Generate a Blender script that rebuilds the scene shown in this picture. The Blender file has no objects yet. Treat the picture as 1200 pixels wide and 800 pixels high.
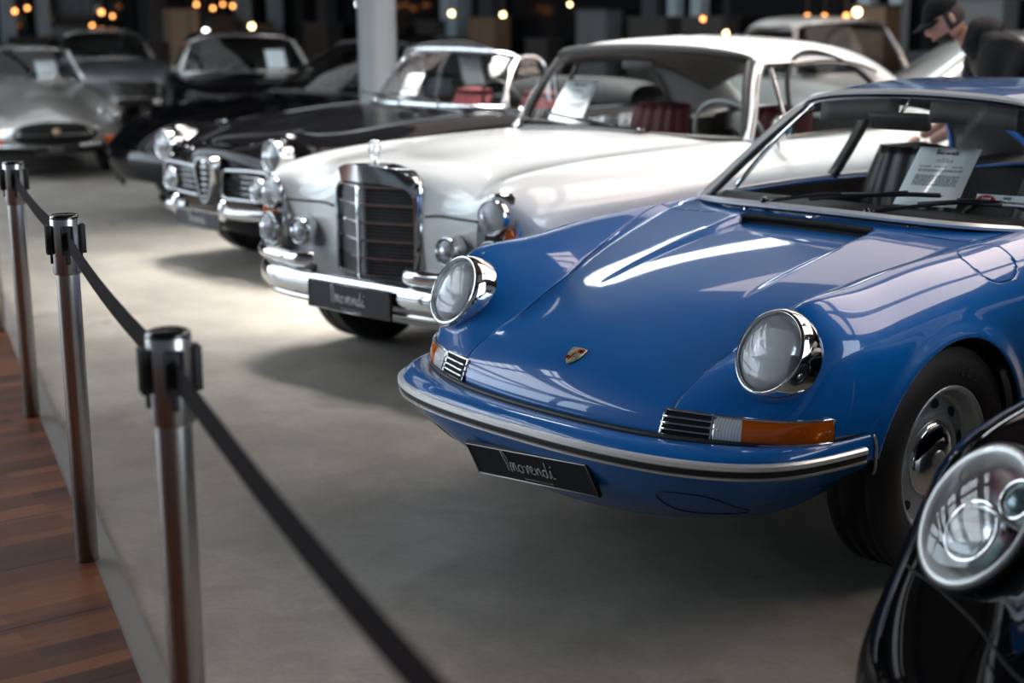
import bpy, bmesh, math, random
import numpy as np
from mathutils import Vector, Matrix
from mathutils.bvhtree import BVHTree
PI = math.pi
random.seed(7)
SC = bpy.context.scene
COL = SC.collection

# ------------------------------------------------------------------ camera
cd = bpy.data.cameras.new('camera')
cam = bpy.data.objects.new('camera', cd); COL.objects.link(cam); SC.camera = cam
cam.matrix_world = Matrix(((0.67533475, -0.15209687, 0.72165748, 2.87952869),
                           (0.73748874, 0.14693026, -0.65918272, -2.62184760),
                           (-0.00577369, 0.97738326, 0.21139684, 1.51221468), (0, 0, 0, 1)))
cd.sensor_width = 36.0
cd.lens = 1746.25638 / 1200 * 36
cd.clip_start = 0.05; cd.clip_end = 200
cd.dof.use_dof = True
cd.dof.focus_distance = 3.95
cd.dof.aperture_fstop = 2.2

# ------------------------------------------------------------------ light
SC.view_settings.view_transform = 'Standard'
SC.view_settings.look = 'None'
SC.view_settings.gamma = 1.0
SC.view_settings.use_curve_mapping = False
SC.view_settings.exposure = 0.33
W = bpy.data.worlds.new('world'); SC.world = W; W.use_nodes = True
W.node_tree.nodes['Background'].inputs[0].default_value = (0.62, 0.74, 0.9, 1)
W.node_tree.nodes['Background'].inputs[1].default_value = 0.15
SC.cycles.use_denoising = True
SC.cycles.max_bounces = 10
SC.cycles.transparent_max_bounces = 24
SC.cycles.caustics_reflective = False
SC.cycles.caustics_refractive = False
SC.cycles.sample_clamp_indirect = 6.0

def area(name, loc, look, sx, sy, power, col=(1, 1, 1), spread=180):
    l = bpy.data.lights.new(name, 'AREA'); l.shape = 'RECTANGLE'; l.size = sx; l.size_y = sy
    l.energy = power; l.color = col; l.spread = math.radians(spread)
    o = bpy.data.objects.new(name, l); COL.objects.link(o)
    d = (Vector(look) - Vector(loc)).normalized()
    z = -d; x = Vector((1, 0, 0))
    x = (x - z * x.dot(z)).normalized(); y = z.cross(x)
    m = Matrix((x, y, z)).transposed().to_4x4(); m.translation = Vector(loc)
    o.matrix_world = m
    return o
CEIL = 6.2
# daylight from the glazed front of the hall beyond the boarded walkway
area('window_light', (-15, -7.5, 2.9), (-3, 1.5, .7), 15, 5.0, 1050, (.74, .88, 1))
# added fill light above the white car; narrow spread keeps it out of reflections
area('added_top_fill', (-3.9, 4.1, CEIL - .15), (-3.6, 4.0, 0), 4.2, 4.2, 400, (1, .97, .93), 44)
# windows along the right-hand side of the hall
area('window_light', (9.0, 2.5, 2.9), (0, 1.5, .5), 11, 4.2, 750, (.80, .90, 1))

# ------------------------------------------------------------------ materials
MATS = {}
def sock(b, *names):
    for n in names:
        if n in b.inputs: return b.inputs[n]
def mat(name, col=(.5, .5, .5), rough=.5, metal=0., coat=0., spec=None, emit=None, estr=1., alpha=1., bump=None):
    if name in MATS: return MATS[name]
    m = bpy.data.materials.new(name); m.use_nodes = True
    b = m.node_tree.nodes['Principled BSDF']
    b.inputs['Base Color'].default_value = (*col, 1)
    b.inputs['Roughness'].default_value = rough
    b.inputs['Metallic'].default_value = metal
    if coat:
        b.inputs['Coat Weight'].default_value = coat; b.inputs['Coat Roughness'].default_value = .02
    if spec is not None: b.inputs['Specular IOR Level'].default_value = spec
    if emit:
        b.inputs['Emission Color'].default_value = (*emit, 1); b.inputs['Emission Strength'].default_value = estr
    if bump:
        nt = m.node_tree
        tc = nt.nodes.new('ShaderNodeTexCoord'); n = nt.nodes.new('ShaderNodeTexNoise'); bp = nt.nodes.new('ShaderNodeBump')
        n.inputs['Scale'].default_value = bump[0]; n.inputs['Detail'].default_value = 4
        bp.inputs['Strength'].default_value = bump[1]; bp.inputs['Distance'].default_value = .01
        nt.links.new(tc.outputs['Object'], n.inputs['Vector']); nt.links.new(n.outputs['Fac'], bp.inputs['Height'])
        nt.links.new(bp.outputs['Normal'], b.inputs['Normal'])
    MATS[name] = m
    return m
def glass_mat(name, tint=(.9, .93, .93), gloss=1.0, ior=1.5, white=0., ribs=None, whitecol=(.8, .85, .88)):
    """thin pane: see-through plus fresnel reflection (and a little white scatter for pressed lamp glass)"""
    if name in MATS: return MATS[name]
    m = bpy.data.materials.new(name); m.use_nodes = True; nt = m.node_tree; N = nt.nodes; L = nt.links
    N.clear()
    out = N.new('ShaderNodeOutputMaterial'); tr = N.new('ShaderNodeBsdfTransparent'); gl = N.new('ShaderNodeBsdfGlossy')
    mx = N.new('ShaderNodeMixShader')
    ge = N.new('ShaderNodeNewGeometry'); dt = N.new('ShaderNodeVectorMath'); dt.operation = 'DOT_PRODUCT'
    def mth(op, a, b=None, clampv=False):
        n = N.new('ShaderNodeMath'); n.operation = op; n.use_clamp = clampv
        for i, v in enumerate((a, b)):
            if v is None: continue
            if hasattr(v, 'node'): L.new(v, n.inputs[i])
            else: n.inputs[i].default_value = v
        return n
    L.new(ge.outputs['Incoming'], dt.inputs[0]); L.new(ge.outputs['Normal'], dt.inputs[1])
    ab = mth('ABSOLUTE', dt.outputs['Value']); om = mth('SUBTRACT', 1.0, ab.outputs[0], True); pw = mth('POWER', om.outputs[0], 5.0)
    fr = mth('MULTIPLY_ADD', pw.outputs[0], .93); fr.inputs[2].default_value = .055 * (ior / 1.5)
    tr.inputs[0].default_value = (*tint, 1); gl.inputs['Roughness'].default_value = .01
    last = tr.outputs[0]
    if white:
        df = N.new('ShaderNodeBsdfTranslucent'); df2 = N.new('ShaderNodeBsdfDiffuse'); ad = N.new('ShaderNodeMixShader'); m2 = N.new('ShaderNodeMixShader')
        df.inputs[0].default_value = (*whitecol, 1); df2.inputs[0].default_value = (*whitecol, 1)
        ad.inputs[0].default_value = .88
        L.new(df.outputs[0], ad.inputs[1]); L.new(df2.outputs[0], ad.inputs[2])
        m2.inputs[0].default_value = white
        L.new(tr.outputs[0], m2.inputs[1]); L.new(ad.outputs[0], m2.inputs[2]); last = m2.outputs[0]
        if ribs:
            tc = N.new('ShaderNodeTexCoord'); wv = N.new('ShaderNodeTexWave'); mr = N.new('ShaderNodeMapRange'); bp = N.new('ShaderNodeBump')
            wv.bands_direction = 'X'; wv.inputs['Scale'].default_value = ribs; wv.inputs['Distortion'].default_value = .3
            mr.inputs['To Min'].default_value = white * .72; mr.inputs['To Max'].default_value = min(.9, white * 1.15)
            L.new(tc.outputs['Object'], wv.inputs['Vector']); L.new(wv.outputs['Fac'], mr.inputs['Value']); L.new(mr.outputs[0], m2.inputs[0])
            bp.inputs['Strength'].default_value = .15; bp.inputs['Distance'].default_value = .002
            L.new(wv.outputs['Fac'], bp.inputs['Height']); L.new(bp.outputs[0], gl.inputs['Normal'])
    if gloss != 1.0:
        mu = N.new('ShaderNodeMath'); mu.operation = 'MULTIPLY'; mu.inputs[1].default_value = gloss
        L.new(fr.outputs[0], mu.inputs[0]); L.new(mu.outputs[0], mx.inputs[0])
    else: L.new(fr.outputs[0], mx.inputs[0])
    L.new(last, mx.inputs[1]); L.new(gl.outputs[0], mx.inputs[2]); L.new(mx.outputs[0], out.inputs[0])
    MATS[name] = m
    return m
CHROME = mat('chrome', (.72, .735, .75), .06, 1.)
CHROME2 = mat('brushed_steel', (.55, .54, .53), .22, 1.)
CHROME3 = mat('dimmed_chrome', (.36, .37, .38), .10, 1.)  # darker copy of chrome, its dimmer reflections put into the colour
ALU = mat('polished_aluminium', (.92, .92, .92), .30, .5)
BLACK = mat('black_rubber', (.010, .010, .011), .55)
BLACKG = mat('black_gloss', (.006, .006, .007), .15, coat=.5)
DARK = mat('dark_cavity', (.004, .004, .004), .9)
TYRE = mat('tyre_rubber', (.009, .009, .010), .62, bump=(300, .15))
AMBER = glass_mat('amber_plastic', (1, .30, .03), 1.0, white=.55, whitecol=(.95, .19, .008))
GLASS = glass_mat('window_glass', (.92, .955, .955), 1.0)
GLASS_D = glass_mat('dark_window_glass', (.80, .84, .85), .9)
LAMP = glass_mat('lamp_glass', (.97, .98, 1), 1.0, white=.28, whitecol=(.93, .96, 1))
FLUTE = glass_mat('fluted_lamp_glass', (.97, .98, 1), .6, white=.78, ribs=34, whitecol=(.95, .97, 1))
BOWL = mat('bright_bowl', (.90, .92, .94), .3, .35)
LAMPD = glass_mat('round_lamp_glass', (.97, .98, 1), 1.2, white=.10, ribs=26)
LAMPC = glass_mat('clear_lamp_glass', (.95, .97, .98), 1.2)
REFL = mat('lamp_reflector', (.9, .92, .94), .14, .95)
PAPER = mat('paper', (.90, .93, .95), .6)
INK = mat('ink', (.12, .13, .16), .7)
PLATEM = mat('plate_black', (.010, .010, .011), .5, spec=.3)
SILVERP = mat('silver_print', (.42, .42, .42), .4, .3)
TRIMW = mat('satin_trim', (.62, .60, .57), .25, .6)
LEATHER = mat('black_leather', (.012, .014, .015), .45)
REDL = mat('red_leather', (.12, .008, .012), .65)
LINER = mat('grey_headliner', (.22, .20, .18), .8)
WHITEP = mat('white_paint', (.86, .88, .88), .3, coat=1.)
BLUEP = mat('blue_paint', (.002, .130, .45), .35, coat=1., spec=.2)
BLACKP = mat('black_paint', (.003, .0032, .004), .3, coat=.65, spec=.0)
NAVYP = mat('midnight_paint', (.0028, .0029, .0034), .3, coat=.55, spec=.0)
SILVERPAINT = mat('silver_paint', (.42, .42, .40), .28, .6, coat=1.)
GREYPAINT = mat('grey_paint', (.16, .17, .18), .3, .3, coat=1.)
WOODD = mat('dark_wood', (.09, .03, .012), .4)
STEELW = mat('wheel_steel', (.46, .53, .58), .30, .5)

# ------------------------------------------------------------------ mesh helpers
def link(o, parent=None):
    COL.objects.link(o)
    if parent is not None: o.parent = parent
    return o
def make(name, VF, m, parent=None, sharp=None, solid=0., bev=0., flat=False):
    V, F = VF
    me = bpy.data.meshes.new(name)
    me.from_pydata([tuple(map(float, v)) for v in V], [], [list(map(int, f)) for f in F])
    me.validate(clean_customdata=False)
    if not flat:
        me.polygons.foreach_set('use_smooth', [True] * len(me.polygons))
        if sharp: me.set_sharp_from_angle(angle=math.radians(sharp))
    me.materials.append(m)
    o = bpy.data.objects.new(name, me); link(o, parent)
    if bev:
        b = o.modifiers.new('bevel', 'BEVEL'); b.width = bev; b.segments = 2; b.limit_method = 'ANGLE'
    if solid:
        s = o.modifiers.new('thick', 'SOLIDIFY'); s.thickness = abs(solid); s.offset = -1 if solid > 0 else 1
    return o
def thing(name, label, cat, loc=(0, 0, 0), rz=0., group=None):
    o = bpy.data.objects.new(name, None); o.empty_display_size = .1; COL.objects.link(o)
    o.location = loc; o.rotation_euler = (0, 0, rz)
    o['label'] = label; o['category'] = cat
    if group: o['group'] = group
    return o
def tag(o, label, cat, group=None):
    o['label'] = label; o['category'] = cat
    if group: o['group'] = group
    return o
def struct(o):
    o['kind'] = 'structure'; return o
class G:
    def __init__(s): s.V = []; s.F = []
    def add(s, VF, M=None):
        V, F = VF; b = len(s.V)
        for v in V:
            s.V.append(tuple(M @ Vector(v)) if M is not None else tuple(v))
        s.F += [[i + b for i in f] for f in F]
        return s
    def out(s): return s.V, s.F
def join(*vfs):
    g = G()
    for vf in vfs: g.add(vf)
    return g.out()
def xf(VF, M): return G().add(VF, M).out()
def mirx(VF):
    V, F = VF
    return [(-v[0], v[1], v[2]) for v in V], [list(reversed(f)) for f in F]
def sym(VF):
    """both halves of a mesh, welded along x = 0"""
    V, F = VF; n = len(V); V2 = [list(v) for v in V]; mp = {}
    for i, v in enumerate(V):
        if abs(v[0]) < 1e-5: v = V2[i]; v[0] = 0.; mp[i] = i
        else: mp[i] = len(V2); V2.append([-v[0], v[1], v[2]])
    return V2, [list(f) for f in F] + [[mp[i] for i in f][::-1] for f in F]
def box(c, s, rz=0., rx=0., ry=0.):
    V = [Vector((sx * s[0] / 2, sy * s[1] / 2, sz * s[2] / 2)) for sx in (-1, 1) for sy in (-1, 1) for sz in (-1, 1)]
    M = Matrix.Translation(c) @ Matrix.Rotation(rz, 4, 'Z') @ Matrix.Rotation(ry, 4, 'Y') @ Matrix.Rotation(rx, 4, 'X')
    return [tuple(M @ v) for v in V], [[0, 1, 3, 2], [4, 6, 7, 5], [0, 4, 5, 1], [2, 3, 7, 6], [0, 2, 6, 4], [1, 5, 7, 3]]
def grid(P, closed_u=False, closed_v=False):
    P = np.asarray(P, float); a, b = P.shape[:2]
    V = P.reshape(-1, 3); F = []
    for i in range(a if closed_u else a - 1):
        for j in range(b if closed_v else b - 1):
            i2 = (i + 1) % a; j2 = (j + 1) % b
            F.append([i * b + j, i2 * b + j, i2 * b + j2, i * b + j2])
    return V.tolist(), F
def frames(P, closed=False, up=None):
    P = np.asarray(P, float); n = len(P)
    T = np.zeros_like(P)
    for i in range(n):
        a = P[(i - 1) % n] if (closed or i > 0) else P[i]; b = P[(i + 1) % n] if (closed or i < n - 1) else P[i]
        T[i] = (b - a) / (np.linalg.norm(b - a) + 1e-12)
    up0 = np.array(up if up is not None else ((0, 0, 1) if abs(T[0][2]) < .9 else (1, 0, 0)), float)
    Ns = []; B = []
    cur = up0
    for i in range(n):
        t = T[i]; nn = (up0 if up is not None else cur) - t * np.dot(up0 if up is not None else cur, t)
        nn /= np.linalg.norm(nn) + 1e-12; cur = nn
        Ns.append(nn); B.append(np.cross(t, nn))
    return P, T, np.array(Ns), np.array(B)
def sweep(path, sec, closed=False, up=None, scale=None, sec_closed=True, caps=True):
    """section points (a along B, b along N)"""
    P, T, Nn, B = frames(path, closed, up)
    sec = np.asarray(sec, float)
    sc = np.ones(len(P)) if scale is None else np.asarray(scale, float)
    R = P[:, None, :] + sc[:, None, None] * (sec[None, :, 0:1] * B[:, None, :] + sec[None, :, 1:2] * Nn[:, None, :])
    V, F = grid(R, closed, sec_closed)
    if caps and not closed and sec_closed:
        k = len(sec); F.append(list(range(k))); F.append(list(range(len(V) - k, len(V)))[::-1])
    return V, F
def circ(r, n=10, ry=None):
    return [(r * math.cos(2 * PI * i / n), (ry or r) * math.sin(2 * PI * i / n)) for i in range(n)]
def tube(path, r, n=8, closed=False, up=None):
    if hasattr(r, '__len__'): return sweep(path, circ(1., n), closed, up, scale=r)
    return sweep(path, circ(r, n), closed, up)
def axis_M(loc, axis, up=(0, 0, 1)):
    z = Vector(axis).normalized(); u = Vector(up)
    y = (u - z * u.dot(z)); 
    if y.length < 1e-5: y = Vector((0, 1, 0)) - z * z.y
    y.normalize(); x = y.cross(z)
    m = Matrix((x, y, z)).transposed().to_4x4(); m.translation = Vector(loc); return m
def lathe(prof, n=32, M=None, sx=1., sy=1., closed=False):
    """profile (radius, height along local z)"""
    R = [[(r * math.cos(2 * PI * i / n) * sx, r * math.sin(2 * PI * i / n) * sy, h) for i in range(n)] for r, h in prof]
    V, F = grid(R, closed, True)
    F = [f[::-1] for f in F]
    return xf((V, F), M) if M is not None else (V, F)
def disc(r, n=32, M=None, sx=1., sy=1., dome=0., rings=6):
    """filled cap, bulging along +z by dome"""
    prof = [(r * math.cos(t), dome * math.sin(t)) for t in np.linspace(0, PI / 2, rings)][:-1] + [(r * .001, dome)] if dome else [(r, 0), (r * .5, 0), (.0005, 0)]
    return lathe(prof, n, M, sx, sy)
def csp(t, P, q):
    """natural cubic spline through P (n,...) at knots t, evaluated at q"""
    t = np.asarray(t, float); P = np.asarray(P, float); q = np.asarray(q, float); n = len(t)
    sh = P.shape[1:]; Y = P.reshape(n, -1); h = np.diff(t)
    A = np.eye(n); R = np.zeros_like(Y)
    for i in range(1, n - 1):
        A[i, i - 1] = h[i - 1]; A[i, i] = 2 * (h[i - 1] + h[i]); A[i, i + 1] = h[i]
        R[i] = 6 * ((Y[i + 1] - Y[i]) / h[i] - (Y[i] - Y[i - 1]) / h[i - 1])
    M = np.linalg.solve(A, R)
    k = np.clip(np.searchsorted(t, q) - 1, 0, n - 2)
    hk = h[k][:, None]; a = ((t[k + 1] - q)[:, None]) / hk; b = 1 - a
    out = a * Y[k] + b * Y[k + 1] + ((a ** 3 - a) * M[k] + (b ** 3 - b) * M[k + 1]) * hk ** 2 / 6
    return out.reshape((len(q),) + sh)
def spl(pts, n=24):
    """smooth curve through points"""
    P = np.asarray(pts, float); d = np.r_[0, np.cumsum(np.linalg.norm(np.diff(P, axis=0), axis=1))]
    return csp(d, P, np.linspace(0, d[-1], n))
def symsurf(net, ns, nl, crease=None):
    """surface of a half net whose first line lies on x = 0, smooth across it"""
    net = np.asarray(net, float); k = min(3, net.shape[1] - 1)
    full = np.concatenate([net[:, k:0:-1] * (-1, 1, 1), net], 1)
    D = netsurf(full, ns, 4 * nl, () if crease is None else (k - crease, k + crease))
    dl = np.linalg.norm(np.diff(full, axis=1), axis=2).mean(0) + 1e-4; tl = np.r_[0, np.cumsum(np.sqrt(dl))]
    q = np.linspace(tl[k], tl[-1], nl); g = np.linspace(0, tl[-1], 4 * nl)
    j = np.clip(np.searchsorted(g, q) - 1, 0, 4 * nl - 2); w = ((q - g[j]) / (g[j + 1] - g[j]))[None, :, None]
    R = D[:, j] * (1 - w) + D[:, j + 1] * w; R[:, 0, 0] = 0
    return R
def netsurf(net, ns, nl, crease=()):
    """C2 surface through a net (S stations, L lines, 3); returns dense (ns, nl, 3)"""
    net = np.asarray(net, float)
    ds = np.linalg.norm(np.diff(net, axis=0), axis=2).mean(1) + 1e-4; ts = np.r_[0, np.cumsum(np.sqrt(ds))]
    dl = np.linalg.norm(np.diff(net, axis=1), axis=2).mean(0) + 1e-4; tl = np.r_[0, np.cumsum(np.sqrt(dl))]
    ql = np.linspace(0, tl[-1], nl); qs = np.linspace(0, ts[-1], ns)
    X = np.swapaxes(net, 0, 1)                       # L,S,3
    br = [0] + sorted(crease) + [len(tl) - 1]
    X2 = np.empty((nl, net.shape[0], 3))
    for a, b in zip(br[:-1], br[1:]):
        mk = (ql >= tl[a] - 1e-9) & (ql <= tl[b] + 1e-9)
        if b - a == 1:
            w = ((ql[mk] - tl[a]) / (tl[b] - tl[a]))[:, None, None]; X2[mk] = X[a] * (1 - w) + X[b] * w
        else: X2[mk] = csp(tl[a:b + 1], X[a:b + 1], ql[mk])
    return csp(ts, np.swapaxes(X2, 0, 1), qs)        # ns,nl,3
def clip(VF, g):
    """keep the part of a mesh where g(V) >= 0, cutting faces exactly at the border"""
    V, F = VF; V = np.asarray(V, float); gv = np.asarray(g(V), float)
    nv = V.tolist(); cache = {}; out = []
    def cut(i, j):
        k = (min(i, j), max(i, j))
        if k not in cache:
            a, b = gv[k[0]], gv[k[1]]; t = a / (a - b)
            nv.append((V[k[0]] + (V[k[1]] - V[k[0]]) * t).tolist()); cache[k] = len(nv) - 1
        return cache[k]
    pos = gv >= 0
    for f in F:
        s = [pos[i] for i in f]
        if all(s): out.append(list(f)); continue
        if not any(s): continue
        r = []
        for a, b in zip(f, list(f[1:]) + [f[0]]):
            if pos[a]: r.append(a)
            if pos[a] != pos[b]: r.append(cut(a, b))
        r2 = [x for k, x in enumerate(r) if x != r[k - 1]]
        if len(r2) > 2: out.append(r2)
    use = sorted({i for f in out for i in f}); mp = {i: k for k, i in enumerate(use)}
    return [nv[i] for i in use], [[mp[i] for i in f] for f in out]
def bvh(VF): return BVHTree.FromPolygons([Vector(v) for v in VF[0]], VF[1])
def hit(b, o, d):
    r = b.ray_cast(Vector(o), Vector(d).normalized())
    return (np.array(r[0]), np.array(r[1])) if r[0] is not None else (None, None)
def onto(b, pts, d=(0, 0, -1), off=.002, start=3.):
    """project a path on a surface along d"""
    out = []; dv = Vector(d).normalized()
    for p in pts:
        r = b.ray_cast(Vector(p) - dv * start, dv)
        if r[0] is None: continue
        n = r[1] if r[1].dot(dv) < 0 else -r[1]
        out.append(np.array(r[0] + n * off))
    return np.array(out)
# handwriting used by the dealer's plates and price sheets: strokes in a 0..1 box (width about 3.2)
SCRIPT = [
    [(.00, .0), (.03, .55), (.02, 1.0), (.10, .9), (.16, .35), (.20, -.05), (.24, .30), (.32, .48), (.38, .05), (.44, .35), (.52, .46), (.58, .08), (.66, .12)],
    [(.86, .42), (.74, .36), (.72, .12), (.84, .04), (.94, .20), (.88, .42), (1.0, .36), (1.10, .40), (1.16, .06), (1.26, .30), (1.30, .44), (1.38, .28)],
    [(1.38, .22), (1.54, .30), (1.52, .44), (1.42, .36), (1.42, .10), (1.56, .06), (1.66, .16), (1.70, .40), (1.74, .06), (1.82, .34), (1.92, .40), (1.98, .08), (2.06, .12)],
    [(2.30, .36), (2.16, .36), (2.12, .12), (2.24, .04), (2.32, .24), (2.38, .78), (2.36, .20), (2.44, .04), (2.52, .14), (2.58, .40), (2.58, .10), (2.66, .03), (2.74, .10)],
    [(2.62, .58), (2.70, .66)],
]
def script(sz, thick=.022):
    """dealer's name in handwriting, in the local x (right) / z (up) plane, facing -y, centred"""
    g = G()
    for st in SCRIPT:
        p = spl([(x - 1.37, 0, z - .35) for x, z in st], max(8, 5 * len(st))) * sz
        w = thick * sz * (1.3 + .5 * np.sin(np.linspace(0, PI * 3, len(p))))
        g.add(sweep(p, [(-1, -.4), (1, -.4), (1, .4), (-1, .4)], up=(0, -1, 0), scale=w))
    return g.out()
def text_mesh(s, size, depth=.0006, shear=0.):
    cu = bpy.data.curves.new('t', 'FONT'); cu.body = s; cu.size = size; cu.extrude = depth; cu.align_x = 'CENTER'; cu.shear = shear
    cu.resolution_u = 3
    o = bpy.data.objects.new('t', cu); COL.objects.link(o)
    dg = bpy.context.evaluated_depsgraph_get(); dg.update()
    ev = o.evaluated_get(dg); me = ev.to_mesh()
    V = [(v.co.x, -v.co.z, v.co.y) for v in me.vertices]; F = [list(p.vertices) for p in me.polygons]
    ev.to_mesh_clear(); bpy.data.objects.remove(o); bpy.data.curves.remove(cu)
    return V, F
def place(o, M): o.matrix_local = M; return o
def plate(parent, name, loc, w, h, tilt=0., roll=0., rz=0., border=SILVERP, sub=True):
    M = Matrix.Translation(loc) @ Matrix.Rotation(rz, 4, 'Z') @ Matrix.Rotation(roll, 4, 'Y') @ Matrix.Rotation(tilt, 4, 'X')
    p = make(name, xf(box((0, 0, 0), (w, .012, h)), M), PLATEM, parent, bev=.003, flat=True)
    r = [(-w / 2 + .004, -.008, -h / 2 + .004), (w / 2 - .004, -.008, -h / 2 + .004), (w / 2 - .004, -.008, h / 2 - .004), (-w / 2 + .004, -.008, h / 2 - .004)]
    make('plate_border', xf(tube(r, .0022, 6, closed=True), M), border, p)
    make('lettering', xf(script(h * .62), M @ Matrix.Translation((.0, -.0072, .002))), SILVERP, p)
    if sub:
        make('small_lettering', xf(text_mesh('THE WORLD OF CLASSIC CARS', h * .072), M @ Matrix.Translation((.015, -.0068, -h * .40))), SILVERP, p)
    return p
# ------------------------------------------------------------------ hall: floor, walkway, walls, ceiling
def nodes(m): return m.node_tree, m.node_tree.nodes, m.node_tree.links
def floor_mat():
    m = mat('polished_concrete', (.30, .28, .25), .4); nt, N, L = nodes(m); b = N['Principled BSDF']
    tc = N.new('ShaderNodeTexCoord'); n1 = N.new('ShaderNodeTexNoise'); n2 = N.new('ShaderNodeTexNoise'); n3 = N.new('ShaderNodeTexNoise')
    n1.inputs['Scale'].default_value = .9; n1.inputs['Detail'].default_value = 8; n1.inputs['Roughness'].default_value = .62
    n2.inputs['Scale'].default_value = 5.; n2.inputs['Detail'].default_value = 10; n2.inputs['Roughness'].default_value = .7; n2.inputs['Distortion'].default_value = 1.2
    n3.inputs['Scale'].default_value = 60; n3.inputs['Detail'].default_value = 6
    r1 = N.new('ShaderNodeValToRGB'); r1.color_ramp.elements[0].position = .3; r1.color_ramp.elements[1].position = .72
    r1.color_ramp.elements[0].color = (.19, .175, .155, 1); r1.color_ramp.elements[1].color = (.37, .34, .295, 1)
    mx = N.new('ShaderNodeMix'); mx.data_type = 'RGBA'; mx.blend_type = 'OVERLAY'; mx.inputs[0].default_value = .45
    mx2 = N.new('ShaderNodeMix'); mx2.data_type = 'RGBA'; mx2.blend_type = 'OVERLAY'; mx2.inputs[0].default_value = .16
    for n in (n1, n2, n3): L.new(tc.outputs['Object'], n.inputs['Vector'])
    L.new(n1.outputs['Fac'], r1.inputs[0]); L.new(r1.outputs[0], mx.inputs[6]); L.new(n2.outputs['Color'], mx.inputs[7])
    bw = N.new('ShaderNodeRGBToBW'); L.new(n2.outputs['Fac'], mx.inputs[7])
    L.new(mx.outputs[2], mx2.inputs[6]); L.new(n3.outputs['Fac'], mx2.inputs[7])
    # dark smears and oil spots
    sp = N.new('ShaderNodeTexNoise'); sp.inputs['Scale'].default_value = 1.7; sp.inputs['Detail'].default_value = 3; sp.inputs['Distortion'].default_value = 2.2
    L.new(tc.outputs['Object'], sp.inputs['Vector'])
    rs = N.new('ShaderNodeValToRGB'); rs.color_ramp.elements[0].position = .66; rs.color_ramp.elements[1].position = .74
    rs.color_ramp.elements[0].color = (1, 1, 1, 1); rs.color_ramp.elements[1].color = (.72, .69, .66, 1)
    m3 = N.new('ShaderNodeMix'); m3.data_type = 'RGBA'; m3.blend_type = 'MULTIPLY'; m3.inputs[0].default_value = 1
    L.new(sp.outputs['Fac'], rs.inputs[0]); L.new(mx2.outputs[2], m3.inputs[6]); L.new(rs.outputs[0], m3.inputs[7])
    L.new(m3.outputs[2], b.inputs['Base Color'])
    mr = N.new('ShaderNodeMapRange'); mr.inputs['To Min'].default_value = .34; mr.inputs['To Max'].default_value = .6
    L.new(n2.outputs['Fac'], mr.inputs[0]); L.new(mr.outputs[0], b.inputs['Roughness'])
    b.inputs['Specular IOR Level'].default_value = .35
    bp = N.new('ShaderNodeBump'); bp.inputs['Strength'].default_value = .12; bp.inputs['Distance'].default_value = .004
    L.new(n3.outputs['Fac'], bp.inputs['Height']); L.new(bp.outputs[0], b.inputs['Normal'])
    return m
def deck_mat():
    m = mat('deck_wood', (.2, .07, .03), .38); nt, N, L = nodes(m); b = N['Principled BSDF']
    tc = N.new('ShaderNodeTexCoord'); mp = N.new('ShaderNodeMapping'); mp.inputs['Rotation'].default_value = (0, 0, math.radians(-83))
    br = N.new('ShaderNodeTexBrick'); br.offset = .37; br.inputs['Scale'].default_value = 1.
    br.inputs['Brick Width'].default_value = .62; br.inputs['Row Height'].default_value = .065; br.inputs['Mortar Size'].default_value = .0006
    br.inputs['Color1'].default_value = (.045, .013, .006, 1); br.inputs['Color2'].default_value = (.18, .064, .026, 1); br.inputs['Mortar'].default_value = (.03, .01, .005, 1)
    br2 = N.new('ShaderNodeTexBrick'); br2.offset = 0; br2.inputs['Brick Width'].default_value = 30; br2.inputs['Row Height'].default_value = .42; br2.inputs['Mortar Size'].default_value = .004
    br2.inputs['Scale'].default_value = 1.
    br2.inputs['Color1'].default_value = (1, 1, 1, 1); br2.inputs['Color2'].default_value = (.86, .86, .86, 1); br2.inputs['Mortar'].default_value = (.08, .07, .07, 1)
    ns = N.new('ShaderNodeTexNoise'); ns.inputs['Scale'].default_value = 6; ns.inputs['Detail'].default_value = 8
    mp2 = N.new('ShaderNodeMapping'); mp2.inputs['Scale'].default_value = (1, 14, 1)
    L.new(tc.outputs['Object'], mp.inputs[0]); L.new(mp.outputs[0], br.inputs[0]); L.new(mp.outputs[0], br2.inputs[0]); L.new(mp.outputs[0], mp2.inputs[0]); L.new(mp2.outputs[0], ns.inputs[0])
    m1 = N.new('ShaderNodeMix'); m1.data_type = 'RGBA'; m1.blend_type = 'MULTIPLY'; m1.inputs[0].default_value = 1
    m2 = N.new('ShaderNodeMix'); m2.data_type = 'RGBA'; m2.blend_type = 'OVERLAY'; m2.inputs[0].default_value = .6
    L.new(br.outputs[0], m1.inputs[6]); L.new(br2.outputs[0], m1.inputs[7]); L.new(m1.outputs[2], m2.inputs[6]); L.new(ns.outputs['Fac'], m2.inputs[7])
    L.new(m2.outputs[2], b.inputs['Base Color'])
    return m
fl = struct(make('floor', ([(-40, -30, 0), (40, -30, 0), (40, 40, 0), (-40, 40, 0)], [[0, 1, 2, 3]]), floor_mat(), flat=True))
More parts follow.
